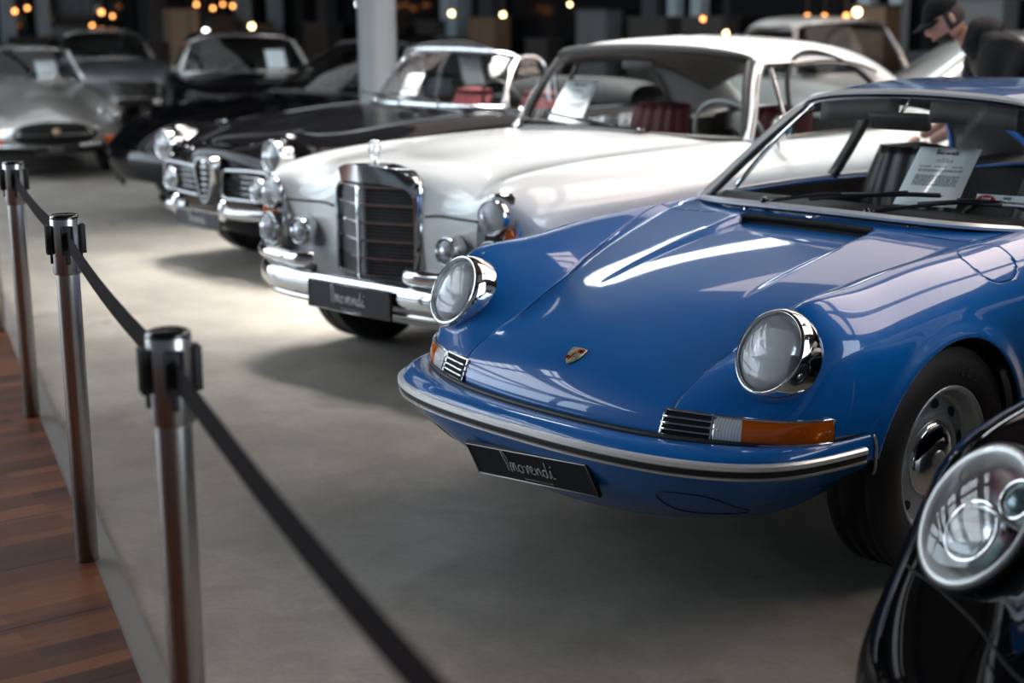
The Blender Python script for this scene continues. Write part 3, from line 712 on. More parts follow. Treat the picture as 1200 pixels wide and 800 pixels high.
# horn grilles and turn signals, following the nose
def front_pt(x, z, off=.006):
    p, n = hit(solidbody, (x, -1, z), (0, 1, 0))
    return p + n * off * (1 if n[1] < 0 else -1)
def side_front(a, z, s, off=.006):
    """a: path parameter along the nose corner, in metres of plan length"""
    PX = [(.36, .1), (.41, .15), (.52, .2), (.60, .24), (.67, .285), (.715, .33), (.742, .385), (.757, .44)]
    return None
def nose(t, z, off):
    """plan direction t in degrees about (.45,.55): 90 = straight ahead"""
    o = np.array((.42, .58, z)); d = np.array((math.cos(math.radians(t)), -math.sin(math.radians(t)), 0))
    p, n = hit(solidbody, o + d * 1.5, -d)
    return p + d * off
for s in (1, -1):
    sg = np.array((s, 1, 1))
    T0, T1, T2 = 94.0, 74.0, 27.0
    zb = lambda t: .4625 + .004 * (91 - t) / 60; zt = lambda t: .5250 + .002 * (91 - t) / 60
    def loop(ta, tb, off, z0=0., z1=0.):
        a = [nose(t, zb(t) + z0, off) for t in np.linspace(ta, tb, 20)]; b_ = [nose(t, zt(t) + z1, off) for t in np.linspace(tb, ta, 20)]
        return np.array(a + b_) * sg
    gr = make('horn_grille', tube(loop(T0, T1, .006), .0042, 8, closed=True), CHROME, B)
    g = G()
    for k in range(1, 4):
        f = k / 4; g.add(tube(np.array([nose(t, zb(t) * (1 - f) + zt(t) * f, .006) for t in np.linspace(T0, T1, 10)]) * sg, .0034, 8))
    make('grille_bars', g.out(), CHROME, gr)
    bk = np.array([[nose(t, zb(t) * (1 - f) + zt(t) * f, .0015) for t in np.linspace(T0, T1, 12)] for f in np.linspace(0, 1, 5)]) * sg
    make('grille_back', grid(bk), DARK, gr)
    ts = make('turn_signal', tube(loop(T1 - 1.2, T2, .008), .0045, 8, closed=True), CHROME, B)
    def pane(ta, tb, off, m, nm, bulge=.004, ff=(0, 1)):
        tt = np.linspace(ta, tb, 24); R = []
        for f in np.linspace(ff[0], ff[1], 9): R.append([nose(t, zb(t) * (1 - f) + zt(t) * f, off + bulge * math.sin(f * PI) ** .5) for t in tt])
        return make(nm, grid(np.array(R) * sg), m, ts)
    bkp = pane(T1 - 1.2, T2, .0022, REFL, 'reflector', 0)
    pane(T1 - 1.2, 62, .008, glass_mat('ribbed_clear', (.97, .98, 1), 1., white=.75, ribs=40, whitecol=(.92, .95, 1)), 'clear_lens')
    pane(62, T2, .008, AMBER, 'amber_lens')
    for t in (T1 - 3, T2 + 2.2):
        p = nose(t, (zb(t) + zt(t)) / 2, .0125) * sg; make('lens_screw', disc(.0035, 10, axis_M(p, (p - np.array((.42 * s, .58, p[2])))), dome=.002), CHROME2, ts)
# crest on the bonnet
p0, n0 = hit(solidbody, (0, .243, 2), (0, 0, -1))
MC = axis_M(p0 + n0 * .0025, n0, (0, .5, 1))
def shield(w, h, z=0., n=12):
    pts = [(-w, h * .92), (-w * .5, h * .97), (0, h), (w * .5, h * .97), (w, h * .92)]
    for t in np.linspace(0, 1, n): pts.append((w * (1 - t ** 2.6), h * .92 - (h * 1.92) * (t ** .9) * .98))
    for t in np.linspace(1, 0, n)[1:]: pts.append((-w * (1 - t ** 2.6), h * .92 - (h * 1.92) * (t ** .9) * .98))
    return [(x, y, z) for x, y in pts]
def flatpoly(pts): return pts, [list(range(len(pts)))]
GOLD = mat('gold_enamel', (.72, .58, .32), .3, .45); REDE = mat('red_enamel', (.35, .012, .02), .2, coat=.5)
sh = shield(.0265, .034)
bd = make('hood_crest', xf(join(flatpoly([(x, y, .0035) for x, y, z in sh]), grid(np.array([[(x * 1.03, y * 1.03, 0) for x, y, z in sh], [(x, y, .0035) for x, y, z in sh]]), False, True)), MC), GOLD, B, flat=True)
g = G(); g2 = G()
for q, (sx, sy) in enumerate(((1, 1), (-1, -1))):
    for k in range(3):
        xx = .004 + .0085 * k
        hh = .013 if sy > 0 else .015 - .004 * k
        yc = .0195 if sy > 0 else -.010 + .001 * k
        (g if k != 1 else g2).add(box((sx * (xx + .002), yc, .0042), (.006, hh, .0008)))
make('crest_red', xf(g.out(), MC), REDE, bd, flat=True)
for sx, sy in ((-1, 1), (1, -1)):
    for k in range(3): g2.add(tube([(sx * .006, sy * .012 + (k - 1) * .005 + .003, .004), (sx * .014, sy * .012 + (k - 1) * .006 + .004, .004), (sx * .020, sy * .011 + (k - 1) * .005 + .006, .004)], .0009, 5))
inner = shield(.0095, .012, .0046)
make('crest_black', xf(g2.out(), MC), BLACKG, bd, flat=True)
ci = make('crest_centre', xf(flatpoly([(x, y + .002, z) for x, y, z in inner]), MC), mat('pale_gold', (.75, .62, .35), .3, .8), bd, flat=True)
horse = [(-.001, -.006), (.001, -.002), (-.001, .001), (.002, .005), (.004, .009), (.001, .008), (-.003, .004), (-.004, .0), (-.003, -.006)]
make('crest_horse', xf(flatpoly([(x, y + .002, .0052) for x, y in horse]), MC), BLACKG, bd, flat=True)
# washer jets
for x, y in ((-.30, 1.39), (.33, 1.405)):
    p, n = hit(solidbody, (x, y - .03, 2), (0, 0, -1)); make('washer_jet', lathe([(.0005, .010), (.006, .008), (.009, 0)][::-1], 14, axis_M(p, n)), CHROME, B)
# ---- greenhouse
wb = [(0,1.345,.899),(.22,1.352,.897),(.43,1.388,.891),(.56,1.458,.884),(.628,1.548,.876)]
wt = [(0,1.885,1.255),(.20,1.885,1.250),(.36,1.895,1.237),(.455,1.915,1.215),(.492,1.945,1.190)]
def rows(b_, t_, n=7, bulge=.012):
    b_, t_ = np.array(b_), np.array(t_)
    return np.array([b_ * (1 - f) + t_ * f + np.array((0, -.6, .8)) * bulge * math.sin(f * PI) for f in np.linspace(0, 1, n)])
wr = rows(wb, wt)
full = np.concatenate([wr[:, :0:-1] * (-1, 1, 1), wr], 1)
wsd = netsurf(np.swapaxes(full, 0, 1), 60, 24)
ws = make('windshield', grid(wsd), GLASS, B)
edge = np.concatenate([wsd[:, 0], wsd[-1, 1:], wsd[::-1, -1][1:], wsd[0, ::-1][1:-1]])
make('rubber_gasket', tube(edge, .013, 8, closed=True), BLACK, ws)
nrm = np.array((0, -.62, .78))
trim = np.concatenate([spl(np.concatenate([wsd[:, 0]]), 60)])
def inset(e, k=.004): return e + nrm * .010 + np.array((0, -.006, -.006)) * k
make('screen_trim', sweep(edge * (1.012, 1, 1) + np.array((0, -.008, .006)), [(-.011, -.003), (.011, -.003), (.009, .006), (-.009, .006)], closed=True, up=(0, -.55, .83)), ALU, ws, sharp=40)
# roof
rl = [[(0,1.885,1.265),(0,2.05,1.284),(0,2.3,1.296),(0,2.65,1.285),(0,3.0,1.235),(0,3.10,1.21)],
      [(.22,1.887,1.260),(.225,2.05,1.278),(.23,2.3,1.290),(.23,2.65,1.278),(.22,3.0,1.228),(.22,3.08,1.21)],
      [(.385,1.905,1.240),(.40,2.06,1.258),(.415,2.3,1.268),(.41,2.65,1.255),(.39,3.0,1.205),(.38,3.06,1.19)],
      [(.495,1.950,1.195),(.515,2.08,1.214),(.53,2.3,1.224),(.53,2.65,1.208),(.505,3.0,1.15),(.49,3.06,1.13)],
      [(.515,1.955,1.180),(.535,2.09,1.195),(.552,2.3,1.200),(.552,2.65,1.182),(.53,3.0,1.12),(.52,3.06,1.10)]]
rs = symsurf(np.swapaxes(np.array(rl), 0, 1), 50, 40)
rh = grid(rs); rh = (rh[0], [f[::-1] for f in rh[1]])
make('roof', sym(rh), BLUEP, B, solid=.008)
lin = rs.copy(); lin[..., 2] -= .022; lin[..., 0] *= .975
lh = grid(lin)
make('headliner', sym(lh), LINER, B)
for s in (1, -1):
    sg = np.array((s, 1, 1))
    ap = spl([(.640, 1.545, .872), (.602, 1.66, .965), (.560, 1.79, 1.07), (.522, 1.90, 1.155), (.512, 1.97, 1.190), (.528, 2.12, 1.203), (.545, 2.35, 1.206), (.545, 2.65, 1.19), (.52, 3.0, 1.125), (.56, 3.35, .985), (.60, 3.6, .86)], 60) * sg
    make('pillar', sweep(ap, circ(.022, 10, .016)), BLUEP, B)
    make('gutter_trim', tube(ap[:44] * (1.0, 1, 1) + np.array((.018 * s, -.006, .010)), .0055, 8), ALU, B)
    belt = spl([(.640, 1.60, .885), (.648, 2.0, .894), (.635, 2.6, .892), (.60, 3.1, .885)], 20) * sg
    make('belt_trim', tube(belt, .009, 8), ALU, B)
    bp = np.array([(.646, 2.33, .89), (.60, 2.40, 1.03), (.548, 2.47, 1.20)]) * sg
    make('door_pillar', sweep(spl(bp, 10), [(-.030, -.012), (.030, -.012), (.030, .012), (-.030, .012)]), mat('pillar_trim', (.03, .032, .035), .4), B)
    fr = np.array([(.636, 1.72, .90), (.585, 1.84, 1.04), (.535, 1.955, 1.165)]) * sg
    make('quarter_light_frame', tube(spl(fr, 8), .009, 8), CHROME, B)
    t_ = spl([(.625, 1.58, .89), (.565, 1.79, 1.065), (.522, 1.94, 1.175), (.545, 2.35, 1.196), (.53, 2.9, 1.14)], 24)
    b_ = spl([(.645, 1.60, .888), (.648, 1.75, .892), (.648, 2.0, .894), (.635, 2.5, .892), (.60, 3.1, .885)], 24)
    make('side_window', grid(np.array([b_ * (1 - f) + t_ * f for f in np.linspace(0, 1, 5)]) * sg), GLASS, B)
    cp = np.array([[(.545, 2.9, 1.15), (.53, 3.02, 1.12), (.50, 3.08, 1.13)], [(.575, 3.08, 1.02), (.55, 3.28, 1.0), (.45, 3.36, 1.02)], [(.60, 3.12, .885), (.585, 3.5, .87), (.42, 3.62, .86)]]) * sg
    make('rear_pillar', grid(netsurf(cp, 10, 10)), BLUEP, B, solid=.02)
    make('pillar_lining', grid(netsurf(cp * (.93, 1, 1) + np.array((0, -.03, -.02)), 10, 10)), LINER, B)
rw = np.array([[(-.44, 3.36, .985), (0, 3.46, .96), (.44, 3.36, .985)], [(-.47, 3.2, 1.06), (0, 3.3, 1.09), (.47, 3.2, 1.06)], [(-.46, 3.06, 1.13), (0, 3.09, 1.205), (.46, 3.06, 1.13)]])
make('rear_window', grid(netsurf(rw, 12, 20)), GLASS, B)
# ---- cabin
tub = np.array([[(x, y, z) for x, z in ((-.60, .86), (-.60, .4), (0, .36), (.60, .4), (.60, .86))] for y in (1.62, 2.3, 3.1)])
make('cabin_floor', grid(tub), LEATHER, B)
dash = []
for x in np.linspace(-.62, .62, 21):
    f = np.interp(abs(x), [0, .22, .43, .56, .63], [1.35, 1.357, 1.393, 1.463, 1.553])
    dash.append([(x, f - .0, .872), (x, f + .10, .897), (x, 1.66, .895), (x, 1.72, .885), (x, 1.73, .85), (x, 1.70, .72), (x, 1.66, .5)])
make('dashboard', grid(dash), mat('dash_vinyl', (.010, .011, .012), .5), B, sharp=60)
make('rear_bulkhead', grid([[(x, 3.02, .5), (x, 3.05, .9), (x, 3.42, .93)] for x in (-.58, 0, .58)]), LEATHER, B)
for x in (-.33, .33): seat(B, x, 2.28, zt=1.02)
steering_wheel(B, (.33, 1.98, .74), .19, 66)
for s in (1, -1):
    make('door_card', grid([[(x * s, y, z) for y in np.linspace(1.62, 3.05, 8)] for x, z in ((.618, .888), (.606, .84), (.60, .5))]), LEATHER, B)
im = make('interior_mirror', box((.0, 1.80, 1.165), (.235, .03, .062), rx=.3), BLACK, B, bev=.012)
make('mirror_stem', tube([(0, 1.80, 1.19), (0, 1.86, 1.235)], .006), CHROME, im)
for s in (1, -1):
    sv = np.array([[(s * (.06 + .2 * u), 1.89 - .01 * v, 1.232 - .07 * v - .012 * abs(u - .3)) for u in np.linspace(0, 1.6, 8)] for v in (0, 1)])
    make('sun_visor', grid(sv), mat('visor', (.10, .09, .085), .7), B, solid=.012)
mirror(B, axis_M((.70, 1.74, .965), (0, 1, .05)), .055)
# wipers, parked to the car's left
p, n = hit(bvh(grid(wsd)), (-.18, 1.2, .93), (0, 1, 0))
W1, W2 = np.array((-.215, 1.362, .897)), np.array((.18, 1.378, .893))
nw = (0, -.6, .8)
for a, b_, c_ in ((W1, np.array((.20, 1.435, .948)), 0), (W2, np.array((.565, 1.54, .945)), 0)):
    w = wiper(B, a, b_, nw)
    dv = (b_ - a) / np.linalg.norm(b_ - a)
    m0 = b_ - dv * .02
    blade = [m0 + dv * t + np.array(nw) * .010 for t in (-.24, -.12, 0, .1, .2)]
    wsb = bvh(grid(wsd)); bl = onto(wsb, blade, (0, .62, -.78), .008, .5)
    if len(bl) > 2: make('wiper_blade', join(sweep(bl, [(-.004, -.006), (.004, -.006), (.003, .008), (-.003, .008)], up=nw), tube([bl[1] + np.array(nw) * .012, m0 + np.array(nw) * .024, bl[-2] + np.array(nw) * .012], .0045, 6)), BLACK, w)
wheel(B, .692, WY, .318, .192, .207, 1, 'porsche')
wheel(B, -.692, WY, .318, .192, .207, -1, 'porsche')
wheel(B, .692, 3.17, .318, .192, .207, 1, 'porsche')
wheel(B, -.692, 3.17, .318, .192, .207, -1, 'porsche')
# ------------------------------------------------------------------ shared builder for the other cars
def car_shell(root, net, paint, arches, cabin, ns=150, nl=70, flare_a=.01, crease=None, holes=(), name='body', solid=.01):
    """net: half net (stations, lines, 3). arches: (y, z, r). cabin: (xs, ys, y_rear, half_width) or None. holes: (centre, normal, radius, sy)"""
    S = symsurf(net, ns, nl, crease)
    for wy, wz, r in arches:
        d = np.hypot(S[..., 1] - wy, S[..., 2] - wz)
        S[..., 0] += np.where((S[..., 0] > .55) & (S[..., 2] > wz - .1), flare_a * np.exp(-((d - r) / .03) ** 2), 0)
    h = grid(S); h = (h[0], [f[::-1] for f in h[1]])
    full = bvh(sym(h))
    xmin = max(p[0] for p in np.asarray(net)[:, -1]) - .30
    for wy, wz, r in arches:
        h = clip(h, lambda V: np.where(V[:, 0] > xmin, np.hypot(V[:, 1] - wy, V[:, 2] - wz) - r, 1))
    for c, n, r, sy in holes:
        c = np.array(c); n = np.array(n, float) / np.linalg.norm(n); Mi = np.array(axis_M(c, n).inverted())
        def hg(V):
            q = np.c_[V, np.ones(len(V))] @ Mi.T
            return np.where(np.abs(q[:, 2]) < .25, np.hypot(q[:, 0], q[:, 1] / sy) - r, 1)
        h = clip(h, hg)
    if cabin:
        xs, ys, yr, hw = cabin
        h = clip(h, lambda V: np.where(V[:, 2] > .6, -np.minimum(np.minimum(V[:, 1] - np.interp(np.abs(V[:, 0]), xs, ys), yr - V[:, 1]), hw - np.abs(V[:, 0])), 1))
    b = make(name, sym(h), paint, root, solid=solid)
    for wy, wz, r in arches:
        for s in (1, -1):
            make('wheel_well', clip(xf(lathe([(r + .006, .14), (r + .006, -.28), (.0005, -.28)], 32, axis_M((0, 0, 0), (1, 0, 0))), Matrix.Translation(((xmin + .12) * s, wy, wz)) @ Matrix.Scale(s, 4, (1, 0, 0))), lambda V: V[:, 2] - .26), DARK, root)
    return b, full, S
def screen(root, wb, wt, bulge=.012, gl=None, trim=None, trim_r=.010, gasket=.012, name='windshield', nrm=(0, -.6, .8)):
    wr = np.array([np.array(wb) * (1 - f) + np.array(wt) * f + np.array(nrm) * bulge * math.sin(f * PI) for f in np.linspace(0, 1, 7)])
    full = np.concatenate([wr[:, :0:-1] * (-1, 1, 1), wr], 1)
    D = netsurf(np.swapaxes(full, 0, 1), 48, 16)
    o = make(name, grid(D), gl or GLASS, root)
    e = np.concatenate([D[:, 0], D[-1, 1:], D[::-1, -1][1:], D[0, ::-1][1:-1]])
    if gasket: make('rubber_gasket', tube(e, gasket, 8, closed=True), BLACK, o)
    if trim: make('screen_trim', tube(e * (1.006, 1, 1) + np.array(nrm) * .006, trim_r, 8, closed=True), trim, o)
    return o, D
def roof_shell(root, lines, paint, liner=None):
    rs = symsurf(np.swapaxes(np.array(lines), 0, 1), 40, 30)
    h = grid(rs); h = (h[0], [f[::-1] for f in h[1]])
    r = make('roof', sym(h), paint, root, solid=.008)
    l = rs.copy(); l[..., 2] -= .022; l[..., 0] *= .975
    make('headliner', sym(grid(l)), liner or LINER, root)
    return r
def side_glass(root, b_, t_, gl=None):
    b_, t_ = spl(b_, 24), spl(t_, 24)
    for s in (1, -1):
        make('side_window', grid(np.array([b_ * (1 - f) + t_ * f for f in np.linspace(0, 1, 5)]) * (s, 1, 1)), gl or GLASS, root)
def pillars(root, pts, r, paint, trim=None, n=40, ry=None):
    for s in (1, -1):
        p = spl(pts, n) * (s, 1, 1)
        make('pillar', sweep(p, circ(r, 10, ry or r * .75)), paint, root)
        if trim: make('gutter_trim', tube(p + np.array((.8 * r * s, -.2 * r, .5 * r)), r * .3, 8), trim, root)
def tub_and_dash(root, hw, y0, y1, zt, dash_m=LEATHER, seat_m=LEATHER, seats=((-.36,), (.36,)), seat_y=2.3, seat_z=1.0, wheel_x=.36, zb=.45, dash_front=None, sw=True, swm=None):
    make('cabin_floor', grid([[(x, y, z) for x, z in ((-hw, zt - .02), (-hw, .4), (0, .36), (hw, .4), (hw, zt - .02))] for y in (y0 + .1, (y0 + y1) / 2, y1)]), LEATHER, root)
    D = []
    for x in np.linspace(-hw, hw, 15):
        f = y0 if dash_front is None else np.interp(abs(x), *dash_front)
        D.append([(x, f, zt - .025), (x, f + .1, zt), (x, y0 + .36, zt), (x, y0 + .40, zt - .03), (x, y0 + .36, zt - .3)])
    make('dashboard', grid(D), dash_m, root, sharp=60)
    make('rear_bulkhead', grid([[(x, y1 - .02, .5), (x, y1, zt), (x, y1 + .3, zt + .02)] for x in (-hw, 0, hw)]), LEATHER, root)
    for (x,) in seats: seat(root, x, seat_y, zt=seat_z, m=seat_m, zb=zb)
    if sw: steering_wheel(root, (wheel_x, y0 + .52, zt - .02), .205, 66, swm)
def bar(path, sec, m, name, par, mirror_=True, n=60, sharp=35):
    p = [np.array(q, float) for q in path]
    if mirror_: p = [q * (-1, 1, 1) for q in p[:0:-1]] + p
    P = spl(p, n); P_, T, N_, Bn = frames(P, up=(0, 0, 1))
    s = -1 if Bn[len(P) // 2][1] > 0 else 1
    return make(name, sweep(P, [(a * s, b) for a, b in sec], up=(0, 0, 1)), m, par, sharp=sharp)
def bumper_sec(d, h, n=9): return [(-d * .2, -h / 2)] + [(d * math.cos(t), h / 2 * math.sin(t)) for t in np.linspace(-PI / 2, PI / 2, n)] + [(-d * .2, h / 2)]
def mir(net): return net

# ------------------------------------------------------------------ white coupe with the upright chrome grille
MB = thing('luxury_coupe', 'white classic coupe with upright chrome grille and stacked headlights', 'car', (-2.037, .919, 0), math.radians(4.138))
nA = [(0,.21,.42),(0,.20,.62),(0,.20,.79),(0,.235,.905),(0,.50,.955),(0,1.0,.990),(0,1.60,.990),(0,2.2,.97),(0,3.2,.99),(0,4.2,.98),(0,4.72,.80),(0,4.8,.5)]
nB = [(.22,.22,.42),(.22,.21,.62),(.22,.21,.79),(.22,.24,.900),(.22,.50,.951),(.23,1.0,.985),(.24,1.61,.985),(.25,2.2,.97),(.25,3.2,.985),(.25,4.2,.97),(.25,4.7,.79),(.25,4.78,.5)]
nC = [(.40,.235,.42),(.40,.225,.62),(.40,.225,.76),(.40,.265,.868),(.41,.50,.928),(.45,1.0,.968),(.48,1.65,.972),(.5,2.2,.96),(.5,3.2,.97),(.5,4.2,.955),(.48,4.68,.78),(.48,4.76,.5)]
nD = [(.55,.245,.42),(.55,.232,.62),(.55,.215,.76),(.55,.25,.853),(.57,.50,.920),(.60,1.0,.952),(.62,1.70,.960),(.64,2.2,.955),(.64,3.2,.96),(.63,4.2,.955),(.6,4.66,.79),(.6,4.74,.5)]
nE = [(.67,.255,.42),(.67,.235,.62),(.67,.200,.76),(.665,.205,.852),(.68,.47,.922),(.71,1.0,.948),(.73,1.76,.955),(.735,2.2,.955),(.73,3.2,.96),(.71,4.2,.965),(.68,4.66,.82),(.66,4.73,.5)]
nF = [(.785,.30,.42),(.785,.27,.62),(.780,.245,.75),(.765,.25,.818),(.785,.49,.872),(.81,1.0,.895),(.82,1.76,.905),(.825,2.2,.905),(.82,3.2,.91),(.80,4.2,.90),(.76,4.62,.78),(.73,4.7,.5)]
nG = [(.84,.37,.42),(.845,.34,.60),(.84,.32,.71),(.835,.34,.755),(.862,.53,.785),(.89,1.0,.805),(.90,1.76,.82),(.905,2.2,.82),(.90,3.2,.82),(.86,4.2,.80),(.80,4.58,.70),(.77,4.66,.5)]
nH = [(.85,.43,.40),(.862,.41,.54),(.868,.41,.60),(.872,.43,.62),(.89,.61,.625),(.915,1.0,.63),(.92,1.76,.63),(.92,2.2,.63),(.915,3.2,.63),(.87,4.2,.60),(.80,4.56,.55),(.77,4.64,.45)]
nI = [(.84,.46,.30),(.85,.46,.33),(.856,.47,.34),(.862,.49,.35),(.88,.66,.35),(.90,1.0,.35),(.905,1.76,.35),(.905,2.2,.35),(.90,3.2,.35),(.85,4.2,.36),(.78,4.54,.36),(.75,4.6,.35)]
nJ = [(.80,.50,.22),(.81,.50,.22),(.82,.52,.22),(.825,.54,.22),(.84,.70,.22),(.86,1.0,.22),(.865,1.76,.22),(.865,2.2,.22),(.86,3.2,.22),(.81,4.2,.24),(.74,4.5,.26),(.71,4.55,.28)]
mnet = np.array([[l[s] for l in (nA, nB, nC, nD, nE, nF, nG, nH, nI, nJ)] for s in range(12)])
mx_, my_ = [0, .25, .48, .62, .72, .95], [1.645, 1.66, 1.70, 1.755, 1.82, 1.95]
mb_body, mb_bvh, mS = car_shell(MB, mnet, WHITEP, [(.83, .335, .375), (3.58, .335, .375)], (mx_, my_, 3.75, .735), ns=200, nl=110)
for s in (1, -1):
    sg = np.array((s, 1, 1))
    # stacked lamp unit in its chrome surround
    def oval(cx, cz, rx, rz, y, tilt=.10, n=40, e=2.5):
        o = []
        for t in np.linspace(0, 2 * PI, n, endpoint=False):
            c, q = math.cos(t), math.sin(t); dz = rz * math.copysign(abs(q) ** (2 / e), q)
            o.append((cx + rx * math.copysign(abs(c) ** (2 / e), c), y + tilt * dz + max(0, c) * .045, cz + dz))
        return np.array(o) * sg
    rows_ = [oval(.692, .690, .098, .178, .30), oval(.692, .690, .096, .176, .235), oval(.690, .690, .090, .168, .195), oval(.688, .690, .084, .160, .185), oval(.688, .690, .078, .153, .190), oval(.688, .690, .05, .12, .212)]
    hs = make('lamp_surround', grid(np.array(rows_), False, True), CHROME, MB)
    make('lamp_backing', flatpoly([tuple(v) for v in oval(.688, .690, .08, .155, .205)]), mat('lamp_back', (.10, .10, .11), .3, .8), hs)
    for nm, cz, r, cx in (('headlight', .768, .066, .685), ('fog_light', .614, .062, .690)):
        M = axis_M(np.array((cx, .178 + .10 * (cz - .69), cz)) * sg, (.05 * s, -1, .08))
        l = round_lamp(MB, M, r, bezel=.007, depth=.05, name='headlight', ring_h=.02, dome=.016)
    M = axis_M(np.array((.757, .212, .672)) * sg, (.75 * s, -.7, 0))
    make('side_indicator', disc(.032, 24, M, .8, 1.75, .012), AMBER, MB)
    M = axis_M(np.array((.459, .165, .618)) * sg, (0, -1, .04))
    fl = round_lamp(MB, M, .052, bezel=.010, depth=.045, name='driving_lamp', ring_h=.05, dome=.014)
    make('lamp_bracket', tube(np.array([(.459, .20, .60), (.459, .19, .55)]) * sg, .012), CHROME, fl)
    led = spl([(.285, .205, .735), (.33, .203, .742), (.45, .198, .742), (.57, .190, .742), (.59, .19, .742)], 16) * sg
    make('seam_and_ledge_shadow', tube(onto(mb_bvh, [(p[0], 0, p[2]) for p in led], (0, 1, 0), .0005), .006, 6), mat('seam_shadow_grey', (.10, .105, .11), .6), MB)  # shut line and the ledge's shadow drawn as one grey tube
# grille
def gy(x): return .108 + .30 * abs(x) + .2 * abs(x) ** 2
def gout(hw, zb, zt, rc, n=60, crown=.012):
    o = [(-hw + .012, zb), ]
    pts = [(hw - .012, zb), (hw, zb + .012)]
    for t in np.linspace(0, PI / 2, 12): pts.append((hw - rc + rc * math.cos(t), zt - rc * .8 + rc * .8 * math.sin(t)))
    for x in np.linspace(hw - rc, -(hw - rc), 13)[1:-1]: pts.append((x, zt + crown * (1 - (x / (hw - rc)) ** 2)))
    for t in np.linspace(PI / 2, PI, 12): pts.append((-hw + rc + rc * math.cos(t), zt - rc * .8 + rc * .8 * math.sin(t)))
    pts += [(-hw, zb + .012), (-hw + .012, zb)]
    return pts
oo = gout(.268, .455, .925, .13); ii = gout(.235, .472, .848, .07); pth = len(oo)
R_ = [[(x, .36, z - .01) for x, z in oo], [(x, gy(x) + .02, z) for x, z in oo], [(x * .985, gy(x) + .002, .69 + (z - .69) * .985) for x, z in oo],
      [(x * 1.02, gy(x) + .000, .66 + (z - .66) * 1.02) for x, z in ii], [(x, gy(x) + .006, z) for x, z in ii], [(x, gy(x) + .05, z) for x, z in ii]]
gsh = make('grille_shell', grid(np.array(R_), False, True), CHROME, MB, sharp=50)
gm = mat('grille_mesh', (.018, .018, .02), .4, .3)
nt, N, L = nodes(gm) if 'nodes' in globals() else (gm.node_tree, gm.node_tree.nodes, gm.node_tree.links)
tc = N.new('ShaderNodeTexCoord'); wv = N.new('ShaderNodeTexWave'); wv.bands_direction = 'Z'; wv.inputs['Scale'].default_value = 22
cr = N.new('ShaderNodeValToRGB'); cr.color_ramp.elements[0].color = (.012, .012, .013, 1); cr.color_ramp.elements[1].color = (.11, .11, .115, 1)
L.new(tc.outputs['Object'], wv.inputs[0]); L.new(wv.outputs['Fac'], cr.inputs[0]); L.new(cr.outputs[0], N['Principled BSDF'].inputs['Base Color'])
make('grille_mesh', grid([[(x, gy(x) + .022, z) for x in np.linspace(-.24, .24, 25)] for z in np.linspace(.465, .855, 9)]), gm, gsh)
for k in range(6):
    z = .478 + .0735 * k
    hw_ = .236 if k < 5 else .19
    make('grille_bar', sweep([(x, gy(x) + .008, z) for x in np.linspace(-hw_, hw_, 31)], [(-.006, -.0045), (.006, -.0045), (.006, .0045), (-.006, .0045)], up=(0, 0, 1)), CHROME, gsh, sharp=40)
make('grille_centre_bar', box((0, .106, .66), (.013, .016, .385)), CHROME, gsh, bev=.003)
# star standing on the shell
sb = make('star_ornament', tube([(.036 * math.cos(a), .205, .992 + .036 * math.sin(a)) for a in np.linspace(0, 2 * PI, 32, endpoint=False)], .0035, 8, closed=True), CHROME, MB)
g = G()
for k in range(3):
    a = PI / 2 + k * 2 * PI / 3
    g.add(tube([(0, .205, .992), (.036 * math.cos(a), .205, .992 + .036 * math.sin(a))], [.007, .0015], 6))
g.add(lathe([(.0005, .03), (.006, .022), (.010, .010), (.022, .003), (.026, -.01)][::-1], 20, Matrix.Translation((0, .205, .930))))
make('star', g.out(), CHROME, sb)
# bumpers
bsec = bumper_sec(.030, .105)
fb = bar([(0,.085,.418),(.3,.088,.418),(.55,.11,.418),(.70,.165,.418),(.80,.26,.418),(.855,.40,.418),(.875,.56,.418)], bsec, CHROME, 'front_bumper', MB, n=90)
bar([(0,.095,.345),(.3,.10,.345),(.55,.125,.345),(.70,.185,.345),(.80,.28,.345)], bumper_sec(.012, .03), CHROME2, 'lower_lip', fb)
for s in (1, -1):
    ub = bar([np.array(q) * (s, 1, 1) for q in [(.30,.105,.515),(.33,.075,.515),(.45,.078,.515),(.60,.105,.515),(.72,.165,.515),(.80,.26,.515),(.845,.38,.515)]], bumper_sec(.026, .062), CHROME, 'upper_bumper_bar', fb, False, 40)
    bar([np.array(q) * (s, 1, 1) for q in [(.31,.115,.470),(.45,.105,.470),(.60,.13,.470),(.72,.19,.470),(.80,.29,.470)]], [(-.02, -.02), (.004, -.02), (.004, .02), (-.02, .02)], BLACKG, 'bumper_gap', fb, False, 30)
make('front_apron', grid([[(x, .20 + .15 * abs(x) ** 2, .44), (x, .22 + .15 * abs(x) ** 2, .33), (x, .34 + .15 * abs(x) ** 2, .24)] for x in np.linspace(-.8, .8, 17)]), WHITEP, MB)
plate(MB, 'license_plate', (0, .045, .387), .52, .122, border=CHROME2)
